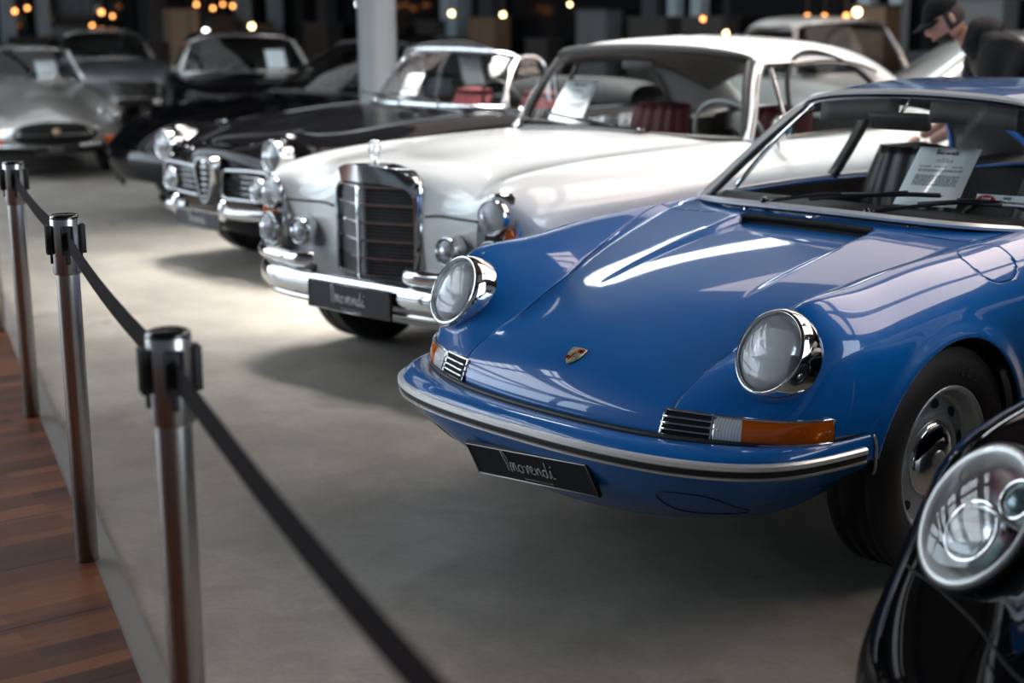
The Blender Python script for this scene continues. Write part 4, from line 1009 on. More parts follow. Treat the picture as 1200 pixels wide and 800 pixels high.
# cowl louvre, wipers
cw = onto(mb_bvh, [(x, 1.60 + .02 * abs(x), 1) for x in np.linspace(-.46, .30, 24)], off=.004)
make('cowl_vent', sweep(cw, [(-.035, -.004), (.035, -.004), (.035, .022), (-.035, .022)], up=(0, 0, 1)), BLACKG, MB)
mwb = [(0,1.645,.972),(.25,1.66,.971),(.48,1.70,.968),(.62,1.755,.963),(.705,1.835,.957)]
mwt = [(0,1.935,1.372),(.22,1.938,1.368),(.42,1.955,1.357),(.535,1.985,1.338),(.585,2.03,1.318)]
mws, mD = screen(MB, mwb, mwt, .02, GLASS, mat('satin_bright', (.72, .76, .80), .2, .9), .011, .022)
roof_shell(MB, [[(0,1.925,1.385),(0,2.15,1.415),(0,2.5,1.428),(0,2.9,1.405),(0,3.35,1.33),(0,3.6,1.26)],
    [(.3,1.935,1.378),(.31,2.15,1.405),(.32,2.5,1.415),(.32,2.9,1.392),(.31,3.33,1.315),(.30,3.56,1.25)],
    [(.50,1.975,1.355),(.53,2.16,1.375),(.54,2.5,1.380),(.54,2.9,1.358),(.52,3.28,1.28),(.50,3.5,1.21)],
    [(.60,2.04,1.318),(.635,2.18,1.325),(.65,2.5,1.328),(.65,2.85,1.308),(.63,3.2,1.22),(.61,3.42,1.14)],
    [(.615,2.06,1.298),(.648,2.20,1.302),(.664,2.5,1.303),(.664,2.83,1.283),(.65,3.16,1.20),(.63,3.37,1.12)]], WHITEP)
pillars(MB, [(.722,1.83,.955),(.69,1.91,1.08),(.645,1.99,1.22),(.622,2.06,1.295)], .026, WHITEP, CHROME)
for s in (1, -1):
    sg = np.array((s, 1, 1))
    make('side_rail', tube(spl([(.622, 2.05, 1.298), (.650, 2.2, 1.300), (.664, 2.5, 1.300), (.664, 2.83, 1.280), (.66, 3.05, 1.235)], 24) * sg, .011, 8), CHROME, MB)
    make('quarter_light_frame', tube(np.array([(.722, 1.86, .96), (.728, 2.17, .965), (.675, 2.07, 1.28)]) * sg, .010, 8), CHROME, MB)
    make('belt_trim', tube(spl([(.735, 1.88, .958), (.742, 2.4, .962), (.742, 3.0, .965), (.73, 3.5, .965)], 16) * sg, .010, 8), CHROME, MB)
    q = np.array([[(.664, 2.86, 1.285), (.64, 3.2, 1.215), (.58, 3.48, 1.16)], [(.70, 3.06, 1.12), (.68, 3.35, 1.09), (.60, 3.66, 1.07)], [(.735, 3.2, .965), (.72, 3.6, .965), (.62, 3.86, .97)]]) * sg
    make('rear_pillar', grid(netsurf(q, 10, 10)), WHITEP, MB, solid=.02)
    make('side_window_frame', tube(spl([(.735, 2.19, .97), (.66, 2.25, 1.285), (.664, 2.8, 1.27), (.70, 3.05, 1.12), (.735, 3.19, .97)], 30) * sg, .012, 8), BLACK, MB)
side_glass(MB, [(.725,1.87,.962),(.742,2.4,.965),(.742,3.18,.967)], [(.625,2.07,1.29),(.664,2.45,1.295),(.664,2.87,1.27)])
rw = np.array([[(-.56, 3.70, 1.0), (0, 3.86, .99), (.56, 3.70, 1.0)], [(-.57, 3.55, 1.1), (0, 3.70, 1.12), (.57, 3.55, 1.1)], [(-.52, 3.42, 1.18), (0, 3.56, 1.26), (.52, 3.42, 1.18)]])
make('rear_window', grid(netsurf(rw, 10, 16)), GLASS, MB)
tub_and_dash(MB, .70, 1.66, 3.55, .955, dash_m=mat('dash_dark', (.02, .012, .012), .4), seat_m=REDL, seats=((-.38,), (.38,)), seat_y=2.45, seat_z=1.06, wheel_x=.38, dash_front=(mx_, [y + .01 for y in my_]), swm=mat('ivory_rim', (.55, .56, .52), .3))
for a, b_ in ((np.array((-.10, 1.63, .978)), np.array((-.52, 1.725, 1.005))), (np.array((.22, 1.645, .976)), np.array((-.20, 1.70, 1.02)))):
    w = wiper(MB, a, b_, (0, -.6, .8)); dv = (b_ - a) / np.linalg.norm(b_ - a)
    make('wiper_blade', tube([b_ + dv * t + np.array((0, -.01, .012)) for t in (-.22, 0, .2)], .008, 6), BLACK, w)
make('interior_mirror', box((0, 1.93, 1.29), (.2, .02, .05)), BLACK, MB, bev=.01)
mirror(MB, axis_M((.82, 1.95, 1.02), (0, 1, .05)), .055)
for y in (.83, 3.58):
    for s in (1, -1): wheel(MB, .74 * s, y, .335, .185, .18, s, 'plain')
# ------------------------------------------------------------------ barrier posts and belts
PP = [(-2.503, -.227), (-.895, -.811)]
pd = np.array(PP[1]) - np.array(PP[0])
PP = [tuple(np.array(PP[0]) - pd * 1.02)] + PP + [(.674, -1.392), tuple(np.array((.674, -1.392)) + pd)]
ZD = .020
post_labels = ['brushed steel barrier post cut by the left picture edge',
               'brushed steel barrier post furthest from the viewer with its head shown',
               'brushed steel barrier post second from the viewer, foot on the boards shown',
               'nearest brushed steel barrier post, in front of the blue coupe',
               'brushed steel barrier post at the near end of the belt']
PH = .985
STEEL = mat('post_steel', (.50, .49, .48), .27, 1.)
bang = math.atan2(pd[1], pd[0])
for k, (x, y) in enumerate(PP[:4]):
    t = thing('barrier_post', post_labels[k], 'barrier post', (x, y, ZD), bang, 'barrier posts along the walkway')
    make('pole', lathe([(.0315, PH - .15), (.0315, 0), (.0005, 0)], 40), STEEL, t)
    hd_ = make('head', lathe([(.0365, PH - .006), (.0385, PH - .012), (.0385, PH - .158), (.036, PH - .163), (.0315, PH - .163)], 40), STEEL, t)
    make('cap', lathe([(.0005, PH), (.030, PH), (.0375, PH - .003), (.0385, PH - .009), (.0385, PH - .012)], 40), BLACKG, t)
    for a in (0, PI / 2, PI, 3 * PI / 2):
        M = Matrix.Rotation(a, 4, 'Z')
        make('belt_clip', xf(join(box((.0425, 0, PH - .068), (.012, .034, .078)), box((.049, .014, PH - .068), (.006, .006, .078)), box((.049, -.014, PH - .068), (.006, .006, .078)), box((.040, 0, PH - .118), (.006, .012, .03))), M), BLACK, hd_, bev=.0015)
BELT = mat('belt_webbing', (.013, .0075, .0082), .9, spec=.1)
belt_labels = ['dark belt running off the picture from the furthest full post', 'dark belt between the two further barrier posts', 'dark belt between the second and the nearest barrier post', 'dark belt running from the nearest post towards the viewer']
for k in range(4):
    a = np.array((*PP[k], 0)); b_ = np.array((*PP[k + 1], 0)); d = (b_ - a) / np.linalg.norm(b_ - a)
    a2, b2 = a + d * .050, b_ - d * .050
    P = [a2 * (1 - t) + b2 * t + np.array((0, 0, ZD + PH - .068 - .018 * math.sin(PI * t))) for t in np.linspace(0, 1, 15)]
    o = make('belt', sweep(P, [(-.0009, -.024), (.0009, -.024), (.0009, .024), (-.0009, .024)], up=(0, 0, 1)), BELT, None, flat=True)
    tag(o, belt_labels[k], 'barrier belt', 'barrier belts')
# ------------------------------------------------------------------ black sports car in the near corner
K = thing('sports_car', 'glossy black modern sports car cut by the lower right picture corner, round clear headlight', 'car', (2.17, -.62, 0))
kA = [(0,.10,.2),(0,.0,.36),(0,.03,.49),(0,.16,.575),(0,.34,.645),(0,.62,.72),(0,1.05,.82),(0,1.50,.905),(0,2.2,.92),(0,3.4,.92),(0,4.3,.6)]
kC = [(.35,.13,.2),(.35,.05,.36),(.35,.11,.49),(.35,.22,.575),(.35,.38,.645),(.36,.64,.72),(.38,1.07,.815),(.42,1.54,.895),(.42,2.2,.91),(.4,3.4,.91),(.35,4.28,.6)]
kD = [(.52,.12,.2),(.52,.10,.36),(.52,.265,.475),(.52,.365,.597),(.52,.445,.70),(.53,.68,.765),(.55,1.1,.825),(.60,1.58,.890),(.60,2.2,.905),(.58,3.4,.91),(.5,4.24,.6)]
kE = [(.66,.17,.2),(.655,.15,.35),(.65,.338,.485),(.65,.416,.602),(.65,.495,.718),(.66,.74,.790),(.67,1.12,.825),(.69,1.62,.885),(.69,2.2,.90),(.68,3.4,.90),(.58,4.2,.6)]
kF = [(.80,.27,.19),(.795,.27,.335),(.775,.388,.487),(.77,.460,.600),(.757,.532,.700),(.76,.78,.755),(.775,1.15,.79),(.79,1.65,.84),(.79,2.2,.85),(.80,3.4,.85),(.66,4.15,.58)]
kG = [(.865,.43,.19),(.868,.43,.33),(.86,.49,.46),(.86,.55,.54),(.855,.62,.615),(.86,.85,.66),(.875,1.2,.68),(.885,1.68,.70),(.885,2.2,.70),(.91,3.4,.70),(.75,4.1,.5)]
kH = [(.86,.54,.18),(.87,.54,.30),(.875,.56,.36),(.88,.62,.42),(.885,.70,.46),(.895,.93,.48),(.9,1.25,.48),(.9,1.70,.48),(.9,2.2,.48),(.92,3.4,.48),(.76,4.08,.4)]
kI = [(.84,.58,.15),(.85,.58,.2),(.86,.61,.22),(.865,.67,.24),(.87,.75,.25),(.88,.97,.25),(.88,1.28,.25),(.88,1.72,.25),(.88,2.2,.25),(.89,3.4,.25),(.74,4.06,.28)]
knet = np.array([[l[s] for l in (kA, kC, kD, kE, kF, kG, kH, kI)] for s in range(11)])
kc, kn = np.array((.65, .417, .602)), np.array((.297, -.795, .53))
kb, kbv, kS = car_shell(K, knet, BLACKP, [(1.03, .325, .355), (3.38, .325, .36)], ([0, .3, .6, .9], [1.55, 1.57, 1.65, 1.75], 3.2, .70), ns=200, nl=100,
    holes=((kc, kn, .132, 1.1), (kc * (-1, 1, 1), kn * (-1, 1, 1), .132, 1.1)))
PEARL = mat('lamp_housing', (.55, .55, .53), .25, .7)
irid = mat('lamp_bowl', (.35, .36, .36), .25, .3)
nt, N, L = nodes(irid)
tcI = N.new('ShaderNodeTexCoord'); nzI = N.new('ShaderNodeTexNoise'); nzI.inputs['Scale'].default_value = 9; nzI.inputs['Detail'].default_value = 2
crI = N.new('ShaderNodeValToRGB'); crI.color_ramp.elements[0].position = .30; crI.color_ramp.elements[1].position = .70
crI.color_ramp.elements[0].color = (.36, .58, .58, 1); crI.color_ramp.elements[1].color = (.66, .58, .48, 1)
e_ = crI.color_ramp.elements.new(.45); e_.color = (.72, .72, .66, 1)
e_ = crI.color_ramp.elements.new(.60); e_.color = (.60, .30, .36, 1)
L.new(tcI.outputs['Object'], nzI.inputs[0]); L.new(nzI.outputs['Fac'], crI.inputs[0]); L.new(crI.outputs[0], N['Principled BSDF'].inputs['Base Color'])
for s in (1, -1):
    sg = np.array((s, 1, 1)); n = kn * sg; M = axis_M(kc * sg + n * .012, n)
    a, b_ = .128, .142; sy = b_ / a
    hl = make('headlight', xf(lathe([(a + .010, -.05), (a + .011, -.012), (a + .007, .001), (a + .001, .003), (a - .001, -.004)][::-1], 72, None, 1, sy), M), BLACK, K)
    make('lamp_rim', xf(lathe([(a + .001, .004), (a - .004, .009), (a - .018, -.004), (a - .026, -.022), (a - .028, -.032)][::-1], 72, None, 1, sy), M), mat('pearl_rim', (.93, .92, .90), .25, .2, coat=.5), hl)
    make('lamp_housing', xf(lathe([(a - .022, -.025), (a * .72, -.055), (a * .4, -.075), (.0005, -.08)][::-1], 48, None, 1, sy), M), irid, hl)
    for nm, cx, cy, r in (('projector', -.02, -.028, .060), ('upper_projector', .045, .060, .038)):
        Mp = M @ Matrix.Translation((-cx * s if s > 0 else cx * -1 * -1, cy, -.035))
        pr = make(nm, xf(lathe([(r + .004, -.03), (r + .005, .008), (r, .014), (r - .004, .008)][::-1], 40), Mp), CHROME, hl)
        if nm == 'projector':
            make('bowl', xf(lathe([(r - .004, .008), (r * .8, -.012), (r * .45, -.028), (.0005, -.032)][::-1], 40), Mp), REFL, hl)
            make('cover', xf(disc(r - .003, 32, None, 1, 1, .010), Mp @ Matrix.Translation((0, 0, .006))), glass_mat('fluted_cover', (.95, .97, 1), 1., white=.22, ribs=90), hl)
        else:
            make('bowl', xf(disc(r - .004, 32, None, 1, 1, .022), Mp), mat('dark_bead', (.10, .16, .18), .05, .3, coat=1.), hl)
    make('divider', xf(tube([(-.10, .012, -.03), (0, .022, -.018), (.10, .012, -.03)], .006), M), CHROME2, hl)
    make('lens', xf(disc(a, 64, None, 1, sy, .034, 10), M @ Matrix.Translation((0, 0, .002))), LAMPC, hl)
    # washer cap, seams, intake
    pk = lambda pts, d=(0, 1, 0), off=.0008: onto(kbv, [np.array(p) * sg for p in pts], d, off)
    q = pk([(.60, 0, .497)], (0, 1, 0), 0)
    if len(q): make('washer_cap', lathe([(.0005, .012), (.007, .010), (.0105, .004), (.011, -.004)][::-1], 24, axis_M(q[0], n)), BLACKG, K)
    sm = mat('black_seam', (.0015, .0015, .0015), .8)
    make('hood_seam', tube(pk(spl([(.0, 0, .472), (.2, 0, .470), (.38, 0, .462), (.50, 0, .455), (.58, 0, .462), (.64, 0, .470), (.70, 0, .478), (.78, 0, .48)], 50)), .0032, 6), sm, K)
    make('intake', grid(np.array([pk([(x, 0, z0 + f * .10 * h) for x, z0, h in [(.30, .215, 1), (.42, .215, 1.1), (.54, .215, 1.2), (.66, .22, 1.2), (.76, .23, .9)]], off=.002) for f in np.linspace(0, 1, 5)])), DARK, K)
    for y in (1.03, 3.38): wheel(K, .77 * s, y, .325, .23, .23, s, 'dark')
kwb = [(0,1.55,.905),(.3,1.57,.90),(.6,1.65,.888),(.69,1.74,.88)]; kwt = [(0,2.2,1.26),(.25,2.21,1.25),(.45,2.24,1.225),(.53,2.29,1.20)]
screen(K, kwb, kwt, .012, GLASS_D)
roof_shell(K, [[(0,2.19,1.268),(0,2.5,1.30),(0,3.0,1.28),(0,3.7,1.02),(0,4.0,.86)],[(.3,2.20,1.26),(.31,2.5,1.288),(.31,3.0,1.265),(.31,3.65,1.01),(.3,3.95,.86)],[(.50,2.26,1.22),(.52,2.5,1.24),(.52,3.0,1.21),(.5,3.55,1.0),(.48,3.8,.87)],[(.56,2.32,1.18),(.58,2.5,1.19),(.58,3.0,1.16),(.60,3.45,.99),(.62,3.6,.88)]], BLACKP)
side_glass(K, [(.69,1.76,.885),(.70,2.3,.895),(.66,3.4,.90)], [(.55,2.30,1.19),(.585,2.55,1.19),(.60,3.2,1.06)], GLASS_D)
pillars(K, [(.69,1.73,.88),(.62,2.0,1.04),(.55,2.29,1.195)], .022, BLACKP)
tub_and_dash(K, .68, 1.58, 3.1, .88, seat_y=2.35, seat_z=1.02)
kpl = make('license_plate_holder', box((0, -.012, .36), (.52, .02, .11)), PLATEM, K, bev=.004)

# ------------------------------------------------------------------ dark spider with the heart-shaped grille
AR = thing('convertible', 'midnight black open-top car with chrome shield grille and red seats', 'car', (-4.969, 1.983, 0), math.radians(-.45))
aA = [(0,.20,.38),(0,.15,.52),(0,.13,.70),(0,.155,.775),(0,.45,.845),(0,1.0,.925),(0,1.62,.965),(0,2.4,.96),(0,3.2,.96),(0,4.0,.86),(0,4.42,.5)]
aC = [(.33,.21,.38),(.33,.16,.52),(.33,.15,.68),(.33,.19,.755),(.34,.48,.83),(.38,1.02,.905),(.42,1.66,.950),(.42,2.4,.95),(.42,3.2,.95),(.4,4.0,.85),(.36,4.4,.5)]
aD = [(.50,.22,.38),(.50,.19,.52),(.50,.19,.66),(.50,.22,.755),(.505,.48,.835),(.54,1.05,.895),(.58,1.72,.940),(.58,2.4,.94),(.58,3.2,.94),(.55,4.0,.84),(.5,4.37,.5)]
aE = [(.62,.25,.38),(.62,.215,.52),(.62,.19,.66),(.62,.20,.84),(.625,.45,.875),(.65,1.08,.905),(.675,1.80,.935),(.68,2.4,.935),(.67,3.2,.935),(.63,4.0,.85),(.57,4.34,.5)]
aF = [(.72,.32,.38),(.725,.29,.52),(.73,.26,.66),(.72,.255,.79),(.725,.48,.83),(.74,1.1,.855),(.755,1.82,.885),(.76,2.4,.885),(.755,3.2,.88),(.70,4.0,.80),(.62,4.3,.5)]
aG = [(.77,.42,.38),(.785,.39,.50),(.79,.37,.62),(.785,.38,.70),(.795,.56,.73),(.815,1.12,.74),(.83,1.84,.755),(.835,2.4,.755),(.83,3.2,.75),(.76,4.0,.68),(.66,4.26,.48)]
aH = [(.77,.48,.30),(.785,.46,.36),(.795,.46,.40),(.80,.48,.42),(.815,.66,.43),(.835,1.14,.43),(.845,1.86,.43),(.845,2.4,.43),(.84,3.2,.43),(.76,4.0,.42),(.66,4.24,.42)]
aI = [(.74,.52,.22),(.75,.52,.22),(.76,.53,.22),(.765,.55,.22),(.78,.70,.22),(.80,1.16,.22),(.80,1.87,.22),(.80,2.4,.22),(.79,3.2,.22),(.71,4.0,.24),(.62,4.2,.28)]
anet = np.array([[l[s] for l in (aA, aC, aD, aE, aF, aG, aH, aI)] for s in range(11)])
axs, ays = [0, .25, .45, .6, .7, .9], [1.66, 1.67, 1.71, 1.78, 1.88, 2.0]
ab, abv, aS = car_shell(AR, anet, NAVYP, [(.86, .32, .35), (3.35, .32, .35)], (axs, ays, 3.35, .665), ns=170, nl=90)
hs_ = onto(abv, [(x, .30, 2) for x in np.linspace(-.26, .26, 15)], off=.0)
sc_ = [[(x, .13 + .10 * (x / .27) ** 2, .792 - .02 * (x / .27) ** 2), (x, .16 + .10 * (x / .27) ** 2, .822 - .03 * (x / .27) ** 2), (x, .42, .872 - .04 * (x / .27) ** 2), (x, .8, .912 - .03 * (x / .27) ** 2), (x, 1.0, .915)] for x in np.linspace(-.27, .27, 17)]
make('hood_scoop', grid(netsurf(np.array(sc_), 34, 20)), NAVYP, AR)
make('scoop_mouth', grid([[(x, .145 + .10 * (x / .27) ** 2, .742 - .02 * (x / .27) ** 2), (x, .14 + .10 * (x / .27) ** 2, .785 - .02 * (x / .27) ** 2)] for x in np.linspace(-.24, .24, 13)]), DARK, AR)
for s in (1, -1):
    sg = np.array((s, 1, 1))
    round_lamp(AR, axis_M(np.array((.618, .165, .752)) * sg, (0, -1, .06)), .088, bezel=.014, depth=.07, name='headlight', ring_h=.07, dome=.025)
    round_lamp(AR, axis_M(np.array((.500, .130, .551)) * sg, (0, -1, .03)), .068, bezel=.011, depth=.05, name='headlight', ring_h=.05, dome=.018)
    # side grille: chrome loop, bars, dark back
    lp = [np.array((x, .115 + .06 * (x - .1), z)) * sg for x, z in [(.125, .50), (.125, .62), (.15, .645), (.40, .655), (.575, .655), (.60, .63), (.60, .51), (.575, .488), (.40, .478), (.15, .475)]]
    P = np.array(lp + lp[:1]); dd = np.r_[0, np.cumsum(np.linalg.norm(np.diff(P, axis=0), axis=1))]; tt = np.linspace(0, dd[-1], 61)[:-1]
    P = np.array([[np.interp(t, dd, P[:, i]) for i in range(3)] for t in tt])
    sgr = make('side_grille', tube(P, .011, 8, closed=True), CHROME3, AR)
    make('grille_back', grid([[np.array((x, .135 + .06 * (x - .1), z)) * sg for x in np.linspace(.12, .60, 5)] for z in (.48, .65)]), DARK, sgr)
    for k in range(4):
        z = .515 + .034 * k; make('grille_bar', tube([np.array((x, .122 + .06 * (x - .1), z)) * sg for x in (.14, .36, .59)], .0042, 6), CHROME3, sgr)
    bar([np.array(q) * sg for q in [(.20,.06,.41),(.30,.04,.41),(.50,.075,.41),(.66,.15,.41),(.78,.28,.41),(.83,.45,.41)]], bumper_sec(.028, .07), CHROME3, 'front_bumper', AR, False, 50)
    make('over_rider', lathe([(.0005, .06), (.02, .05), (.028, .02), (.028, -.04), (.015, -.06), (.0005, -.065)][::-1], 20, axis_M(np.array((.27, .03, .42)) * sg, (0, 0, 1))), CHROME, AR)
    for y in (.86, 3.35): wheel(AR, .70 * s, y, .32, .165, .20, s, 'plain')
# shield
def heart(k, y):
    pts = []
    for x, z in [(0, .712), (.045, .715), (.088, .700), (.105, .665), (.100, .62), (.085, .56), (.060, .50), (.030, .455), (0, .437)]: pts.append((x * k, y, .57 + (z - .57) * k))
    p = spl(pts, 24); return np.concatenate([p, p[-2:0:-1] * (-1, 1, 1)])
shd = make('shield_grille', grid(np.array([heart(1.08, .17), heart(1.08, .085), heart(1.0, .062), heart(.88, .062), heart(.84, .085)]), False, True), CHROME3, AR, sharp=50)
make('grille_back', flatpoly([tuple(v) for v in heart(.9, .088)]), DARK, shd)
for k in range(6):
    z = .485 + .034 * k; w_ = np.interp(z, [.45, .55, .65, .70], [.02, .07, .088, .085])
    make('grille_bar', tube([(-w_, .075, z), (0, .062, z), (w_, .075, z)], .0075, 6), CHROME3, shd)
make('front_badge', lathe([(.0005, .012), (.028, .010), (.034, 0), (.036, -.02)][::-1], 24, axis_M((0, .075, .690), (0, -1, .2))), CHROME, AR)
plate(AR, 'license_plate', (0, .015, .351), .52, .11, sub=False)
make('front_apron', grid([[(x, .20 + .25 * abs(x) ** 2, .40), (x, .24 + .25 * abs(x) ** 2, .30), (x, .36 + .25 * abs(x) ** 2, .22)] for x in np.linspace(-.72, .72, 13)]), NAVYP, AR)
awb = [(0,1.665,.962),(.25,1.675,.96),(.45,1.715,.957),(.60,1.785,.955),(.675,1.875,.952)]; awt = [(0,1.96,1.315),(.22,1.965,1.312),(.40,1.99,1.302),(.52,2.04,1.285),(.575,2.10,1.262)]
aws, aD_ = screen(AR, awb, awt, .02, GLASS, mat('satin_bright', (.72, .76, .80), .2, .9), .015, .013)
for s in (1, -1):
    make('quarter_light_frame', tube(spl([np.array(q) * (s, 1, 1) for q in [(.690, 1.90, .96), (.585, 2.11, 1.262), (.60, 2.24, 1.265), (.70, 2.26, .97)]], 24), .011, 8), CHROME, AR)
    make('quarter_light', grid([[np.array((.69, 1.92, .96)) * (s, 1, 1), np.array((.585, 2.12, 1.25)) * (s, 1, 1)], [np.array((.70, 2.25, .97)) * (s, 1, 1), np.array((.60, 2.23, 1.255)) * (s, 1, 1)]]), GLASS, AR)
tub_and_dash(AR, .655, 1.68, 3.2, .945, dash_m=mat('dash_dark', (.02, .012, .012), .4), seat_m=REDL, seat_y=2.35, seat_z=1.02, wheel_x=.33, dash_front=(axs, [y + .01 for y in ays]))
make('soft_top', grid(netsurf(np.array([[(x, 3.05 + .05 * x * x, .93), (x, 3.1, 1.06 - .2 * x ** 4), (x, 3.35, 1.09 - .2 * x ** 4), (x, 3.6, .95)] for x in np.linspace(-.66, .66, 9)]), 24, 16)), mat('folded_hood', (.012, .012, .013), .85), AR)
for a, b_ in ((np.array((-.12, 1.66, .968)), np.array((-.50, 1.74, 1.0))), (np.array((.28, 1.675, .965)), np.array((-.10, 1.70, 1.0)))):
    w = wiper(AR, a, b_, (0, -.6, .8)); dv = (b_ - a) / np.linalg.norm(b_ - a)
    make('wiper_blade', tube([b_ + dv * t + np.array((0, -.01, .012)) for t in (-.2, 0, .2)], .008, 6), BLACK, w)

# ------------------------------------------------------------------ silver roadster-coupe with the oval mouth, facing the viewer
ET = thing('grand_tourer', 'silver classic coupe with oval mouth and orange side lamps, facing the viewer', 'car', (-10.663, 3.868, 0), math.radians(73.1))
eA = [(0,.13,.33),(0,.06,.38),(0,.05,.50),(0,.12,.585),(0,.38,.69),(0,.8,.79),(0,1.3,.875),(0,1.78,.915),(0,2.6,.92),(0,3.6,.90),(0,4.3,.6)]
eC = [(.30,.16,.33),(.30,.10,.38),(.30,.09,.49),(.30,.16,.565),(.30,.42,.655),(.30,.82,.745),(.31,1.31,.82),(.32,1.80,.885),(.32,2.6,.91),(.3,3.6,.89),(.25,4.28,.6)]
eD = [(.46,.24,.33),(.46,.19,.38),(.46,.19,.47),(.46,.27,.545),(.46,.50,.635),(.47,.86,.72),(.48,1.32,.795),(.50,1.82,.87),(.52,2.6,.90),(.5,3.6,.88),(.42,4.24,.6)]
eE = [(.58,.36,.33),(.585,.33,.38),(.59,.34,.46),(.595,.43,.535),(.60,.60,.665),(.61,.90,.755),(.625,1.34,.80),(.64,1.85,.855),(.66,2.6,.89),(.62,3.6,.87),(.5,4.2,.6)]
eF = [(.66,.50,.33),(.67,.48,.38),(.68,.50,.44),(.69,.58,.51),(.70,.72,.61),(.715,.96,.69),(.73,1.36,.74),(.745,1.87,.79),(.765,2.6,.82),(.72,3.6,.80),(.57,4.15,.58)]
eG = [(.71,.62,.33),(.72,.60,.37),(.735,.63,.42),(.745,.70,.46),(.76,.82,.52),(.78,1.02,.57),(.80,1.38,.60),(.81,1.88,.62),(.825,2.6,.64),(.78,3.6,.64),(.62,4.1,.5)]
eI = [(.69,.70,.22),(.70,.70,.22),(.71,.72,.22),(.72,.79,.22),(.73,.90,.22),(.74,1.08,.22),(.76,1.4,.22),(.77,1.9,.22),(.78,2.6,.22),(.73,3.6,.26),(.57,4.05,.32)]
enet = np.array([[l[s] for l in (eA, eC, eD, eE, eF, eG, eI)] for s in range(11)])
eb, ebv, eS = car_shell(ET, enet, SILVERPAINT, [(1.14, .32, .34), (3.58, .32, .34)], ([0, .3, .5, .8], [1.80, 1.83, 1.89, 2.02], 3.3, .62), ns=130, nl=80)
bl = netsurf(np.array([[(x, .55, .70 - .25 * x * x), (x, 1.0, .845 - .5 * x * x), (x, 1.45, .915 - .5 * x * x), (x, 1.76, .925 - .5 * x * x)] for x in np.linspace(-.16, .16, 9)]), 20, 24)
make('bonnet_bulge', grid(bl), SILVERPAINT, ET)
def mouth(k, off):
    pts = [(.40 * k * math.copysign(abs(math.cos(t)) ** .75, math.cos(t)), 0, 0.450 + .112 * k * math.sin(t)) for t in np.linspace(0, 2 * PI, 48, endpoint=False)]
    return onto(ebv, pts, (0, 1, 0), off)
mo = make('mouth_ring', tube(mouth(1., .004), .009, 8, closed=True), CHROME3, ET)
mg = np.array([mouth(f, .004) for f in (1., .75, .5, .25, .02)])
make('mouth_opening', grid(mg, False, True), DARK, mo)
make('mouth_bar', tube(onto(ebv, [(x, 0, .45) for x in np.linspace(-.385, .385, 15)], (0, 1, 0), .008), .006, 8), CHROME3, mo)
nb = onto(ebv, [(0, 0, .475)], (0, 1, 0), .012)[0]
make('nose_badge', lathe([(.0005, .014), (.03, .012), (.036, 0)][::-1], 20, axis_M(nb, (0, -1, .1))), mat('bronze_badge', (.45, .33, .22), .3, .8), ET)
for s in (1, -1):
    sg = np.array((s, 1, 1))
    hp = onto(ebv, [(.60 * s, 0, .630)], (0, 1, 0), .0)[0]
    round_lamp(ET, axis_M(hp + (0, -.03, 0), (.12 * s, -1, .25)), .096, bezel=.016, depth=.06, name='headlight', ring_h=.10, dome=.025).children[0].data.materials[0] = mat('dim_reflector', (.10, .12, .13), .2, .8)
    tp = onto(ebv, [(.535 * s, 0, .380)], (0, 1, 0), .0)[0]
    tsl = make('turn_signal', box(tp + (0, -.005, 0), (.17, .07, .065), rz=.6 * s), AMBER, ET, bev=.015)
    make('signal_backing', box(tp + (0, .012, 0), (.165, .07, .060), rz=.6 * s), mat('amber_backing', (.7, .3, .05), .4), tsl, bev=.01)
    bar([np.array(q) * sg for q in [(.20,.02,.345),(.36,.08,.345),(.50,.20,.345),(.62,.40,.345),(.70,.58,.345)]], bumper_sec(.016, .035), CHROME3, 'bumper_blade', ET, False, 30)
    for y in (1.14, 3.58): wheel(ET, .67 * s, y, .32, .18, .2, s, 'plain')
make('chin', grid([[(x, .16 + .4 * x * x, .33), (x, .30 + .4 * x * x, .25)] for x in np.linspace(-.66, .66, 9)]), DARK, ET)
plate(ET, 'license_plate', (0, .12, .305), .42, .085, sub=False)
screen(ET, [(0,1.80,.915),(.3,1.83,.905),(.5,1.89,.89),(.61,1.99,.875)], [(0,2.13,1.225),(.24,2.14,1.222),(.40,2.17,1.212),(.48,2.22,1.20)], .02, GLASS_D, CHROME, .010)
roof_shell(ET, [[(0,2.12,1.235),(0,2.4,1.262),(0,2.8,1.25),(0,3.5,1.02),(0,4.0,.84)],[(.24,2.13,1.230),(.25,2.4,1.252),(.25,2.8,1.238),(.25,3.5,1.01),(.22,3.95,.84)],[(.43,2.17,1.208),(.45,2.4,1.218),(.45,2.8,1.2),(.42,3.45,.98),(.38,3.85,.84)],[(.50,2.23,1.18),(.53,2.4,1.185),(.54,2.8,1.165),(.55,3.3,.98),(.52,3.6,.88)]], SILVERPAINT)
side_glass(ET, [(.62,2.0,.88),(.65,2.5,.895),(.62,3.3,.90)], [(.505,2.24,1.19),(.535,2.5,1.18),(.55,3.1,1.06)], GLASS_D)
pillars(ET, [(.625,1.98,.875),(.56,2.10,1.03),(.495,2.22,1.195)], .020, SILVERPAINT, CHROME)
tub_and_dash(ET, .60, 1.84, 3.1, .87, seat_y=2.5, seat_z=1.0)
for a in (-.3, 0, .3):
    w = wiper(ET, (a, 1.80, .915), (a + .28, 1.87, .96), (0, -.6, .8))
